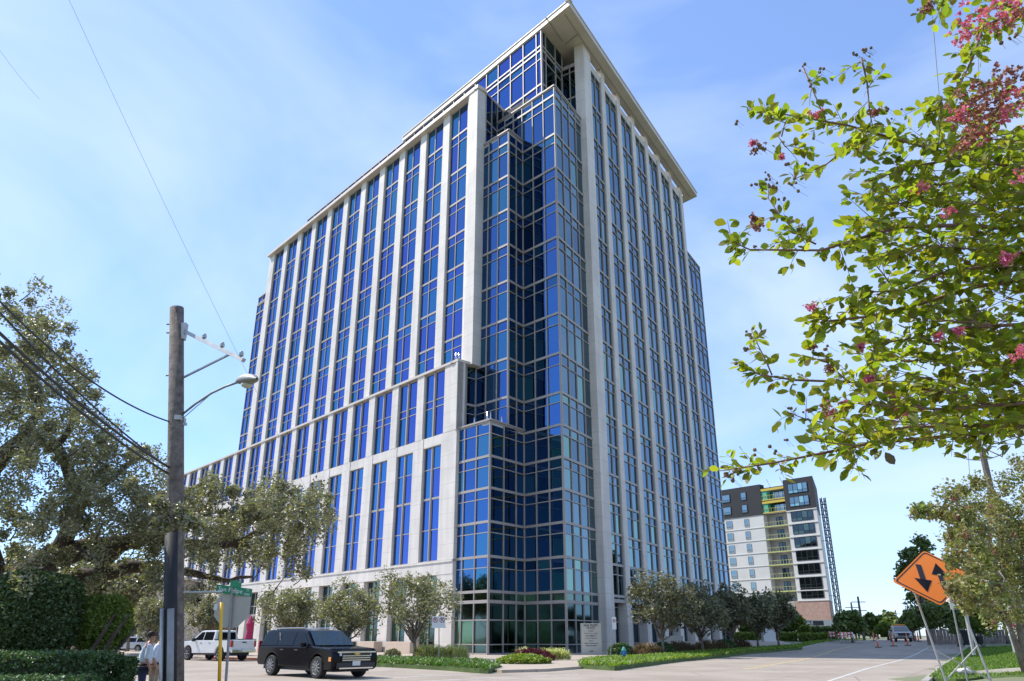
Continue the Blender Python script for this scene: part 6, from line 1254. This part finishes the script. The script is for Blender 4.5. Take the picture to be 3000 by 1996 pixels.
ftree(-60, 140, 1560, 1880, 60, 'pale green tree at the left edge behind the oak limb', M_oak, 5000, 95); ftree(120, 420, 1600, 1880, 75, 'broad pale green tree filling the space under the oak limbs', M_oak, 12000, 96); ftree(330, 420, 1745, 1890, 88, 'dark slim tree in front of the beige building', M_hedge, 2400, 97)
def fh(px0, px1, pyt, Y, d, n, m, label, seed, leaf=.2):
    a = at(px0, pyt, Y); b_ = at(px1, pyt, Y); z0 = H((a.x + b_.x) / 2, Y); hh = (a.z - z0) / 2; return foliage_box('hedge_row', [((a.x + b_.x) / 2, Y, z0 + hh, abs(b_.x - a.x) / 2, d / 2, hh, 0)], n, m, leaf, label, 'hedge', seed, 'clipped hedges by the apartment building')
fh(2155, 2215, 1858, 112, 2, 1800, M_leafg, 'low yellow-green hedge left of the white utility box', 101); fh(2268, 2325, 1858, 112, 2, 1800, M_leafg, 'low yellow-green hedge between the last two street trees', 102); fh(2355, 2435, 1841, 118, 3, 4200, M_leafm, 'tall dark green hedge at the foot of the shop', 103); fh(2350, 2412, 1860, 108, 2, 1800, M_leafg, 'low bright hedge in front of the tall one', 104)
fh(2195, 2290, 1836, 128, 3, 3000, M_leafm, 'dark hedge bank behind the street trees', 105)
# ---------------------------------------------------------------- planting at the glass corner
M_pale = mat('pale_striped_grass', (0.56, 0.57, 0.30), .6, island=.35, trans=.3); M_lime = mat('lime_groundcover', (0.22, 0.30, 0.04), .5, island=.35, trans=.3); M_mar = mat('maroon_leaves', (0.12, 0.016, 0.022), .5, island=.4, trans=.15); M_buff = mat('buff_grass', (0.22, 0.165, 0.10), .7, island=.35, trans=.2)
def mound(name, label, cat, px, py, wd, dp, h, n, m, blade=(.4, .06), lean=1.2, grp=None, seed=1, leafy=False, rz=0.0):
    q = G(px, py, .15); o = empty(name, tuple(q), rz); tag(o, label, cat, grp); r = np.random.RandomState(seed)
    a = r.uniform(0, 2 * np.pi, n); rr = np.sqrt(r.uniform(0, 1, n)); x = np.cos(a) * rr * wd / 2; y = np.sin(a) * rr * dp / 2; z = h * (1 - rr ** 2) * .55
    if leafy: leaf_cloud('leaves', np.column_stack([x, y, z + r.uniform(0, h * .45, n)]), [.08] * n, 4, blade[0], m, o, seed, shell=.3); return o
    ang = a + r.normal(size=n) * .8; hh = h * .75 * r.uniform(.35, 1.15, n) * (1.15 - .6 * rr ** 2); ll = hh * r.uniform(.1, lean, n); d = np.column_stack([np.cos(ang), np.sin(ang)]); e = np.column_stack([-d[:, 1], d[:, 0]]); p = np.column_stack([x, y]); w_ = blade[1]
    v = np.zeros((n, 6, 3)); v[:, 0, :2] = p - e * w_ / 2; v[:, 1, :2] = p + e * w_ / 2; mid = p + d * ll[:, None] * .4; v[:, 2, :2] = mid + e * w_ / 2; v[:, 3, :2] = mid - e * w_ / 2; tp = p + d * ll[:, None]; v[:, 4, :2] = tp + e * .008; v[:, 5, :2] = tp - e * .008
    v[:, 0, 2] = v[:, 1, 2] = z * .3; v[:, 2, 2] = v[:, 3, 2] = z * .5 + hh * .85; v[:, 4, 2] = v[:, 5, 2] = z * .5 + hh * .8
    i = np.arange(n) * 6; f = np.concatenate([np.stack([i, i + 1, i + 2, i + 3], 1), np.stack([i + 3, i + 2, i + 4, i + 5], 1)]); npmesh('leaves', v.reshape(-1, 3), f, m, o); return o
g1 = 'pale striped grasses in the bed by the glass corner'
for i, (px, w_, lab) in enumerate([(1262, 1.7, 'pale striped grass clump under the two no parking signs'), (1300, 1.9, 'large pale striped grass clump in the middle of the bed'), (1338, 1.7, 'pale striped grass clump against the glass corner'), (1240, 1.0, 'small pale grass clump next to the oak trunk')]): mound('ornamental_grass', lab, 'plant', px, 1931, w_, 1.2, .95, 700, M_pale, (.4, .035), 1.5, g1, 110 + i)
mound('shrub', 'small grey-green round shrub between two planters', 'shrub', 1150, 1925, 1.3, 1.0, .6, 500, M_oak, (.07, .05), 1, None, 120, True)
mound('flower_bed', 'lime green half of the plant bed on the plaza', 'plant bed', 1535, 1943, 3.2, 3.0, .5, 1700, M_lime, (.11, .06), 1, 'planting on the plaza', 121, True)
mound('flower_bed', 'maroon leaved strip running through the plaza bed', 'plant bed', 1560, 1934, 3.2, 1.3, .75, 600, M_mar, (.10, .06), 1, 'planting on the plaza', 122, True, R(-20)); mound('flower_bed', 'maroon leaved corner beside the lime green plants', 'plant bed', 1592, 1943, .8, 1.2, .5, 260, M_mar, (.10, .06), 1, 'planting on the plaza', 125, True)
for i, (px, w_, lab) in enumerate([(1622, 1.3, 'pale striped grass tuft right of the maroon leaves'), (1645, 1.2, 'outermost pale grass tuft of the plaza bed'), (1600, 1.0, 'pale grass tuft behind the maroon leaves'), (1535, 1.3, 'tall pale grass tuft standing up behind the plaza bed')]): mound('ornamental_grass', lab, 'plant', px, 1933 if i < 3 else 1930, w_, 1.0, .75, 420, M_pale, (.4, .035), 1.5, 'pale grasses of the plaza bed', 130 + i)
for i, (px, py, w_, m_, lab) in enumerate([(1760 + 60, 1921, 2.2, M_hedge, 'dark green low shrub between the stone sign and the hydrant'), (1896, 1921, 2.6, M_buff, 'buff grass clump at the foot of the second column'), (1945, 1917, 1.8, M_hedge, 'dark shrub behind the first street tree trunk'), (1992, 1914, 3.0, M_buff, 'reddish buff grass in front of the low cream wall'), (2085, 1908, 4.0, M_buff, 'long buff grass clump right of the second street tree'), (2125, 1906, 2.2, M_hedge, 'green shrub by the third street tree'), (2160, 1902, 3.0, M_buff, 'buff grass right of the third street tree')]):
    mound('shrub', lab, 'shrub', px, py, w_, 1.2, .95, 900, m_, (.12, .05), 1, 'low plants at the foot of the right front', 140 + i, m_ is M_hedge)
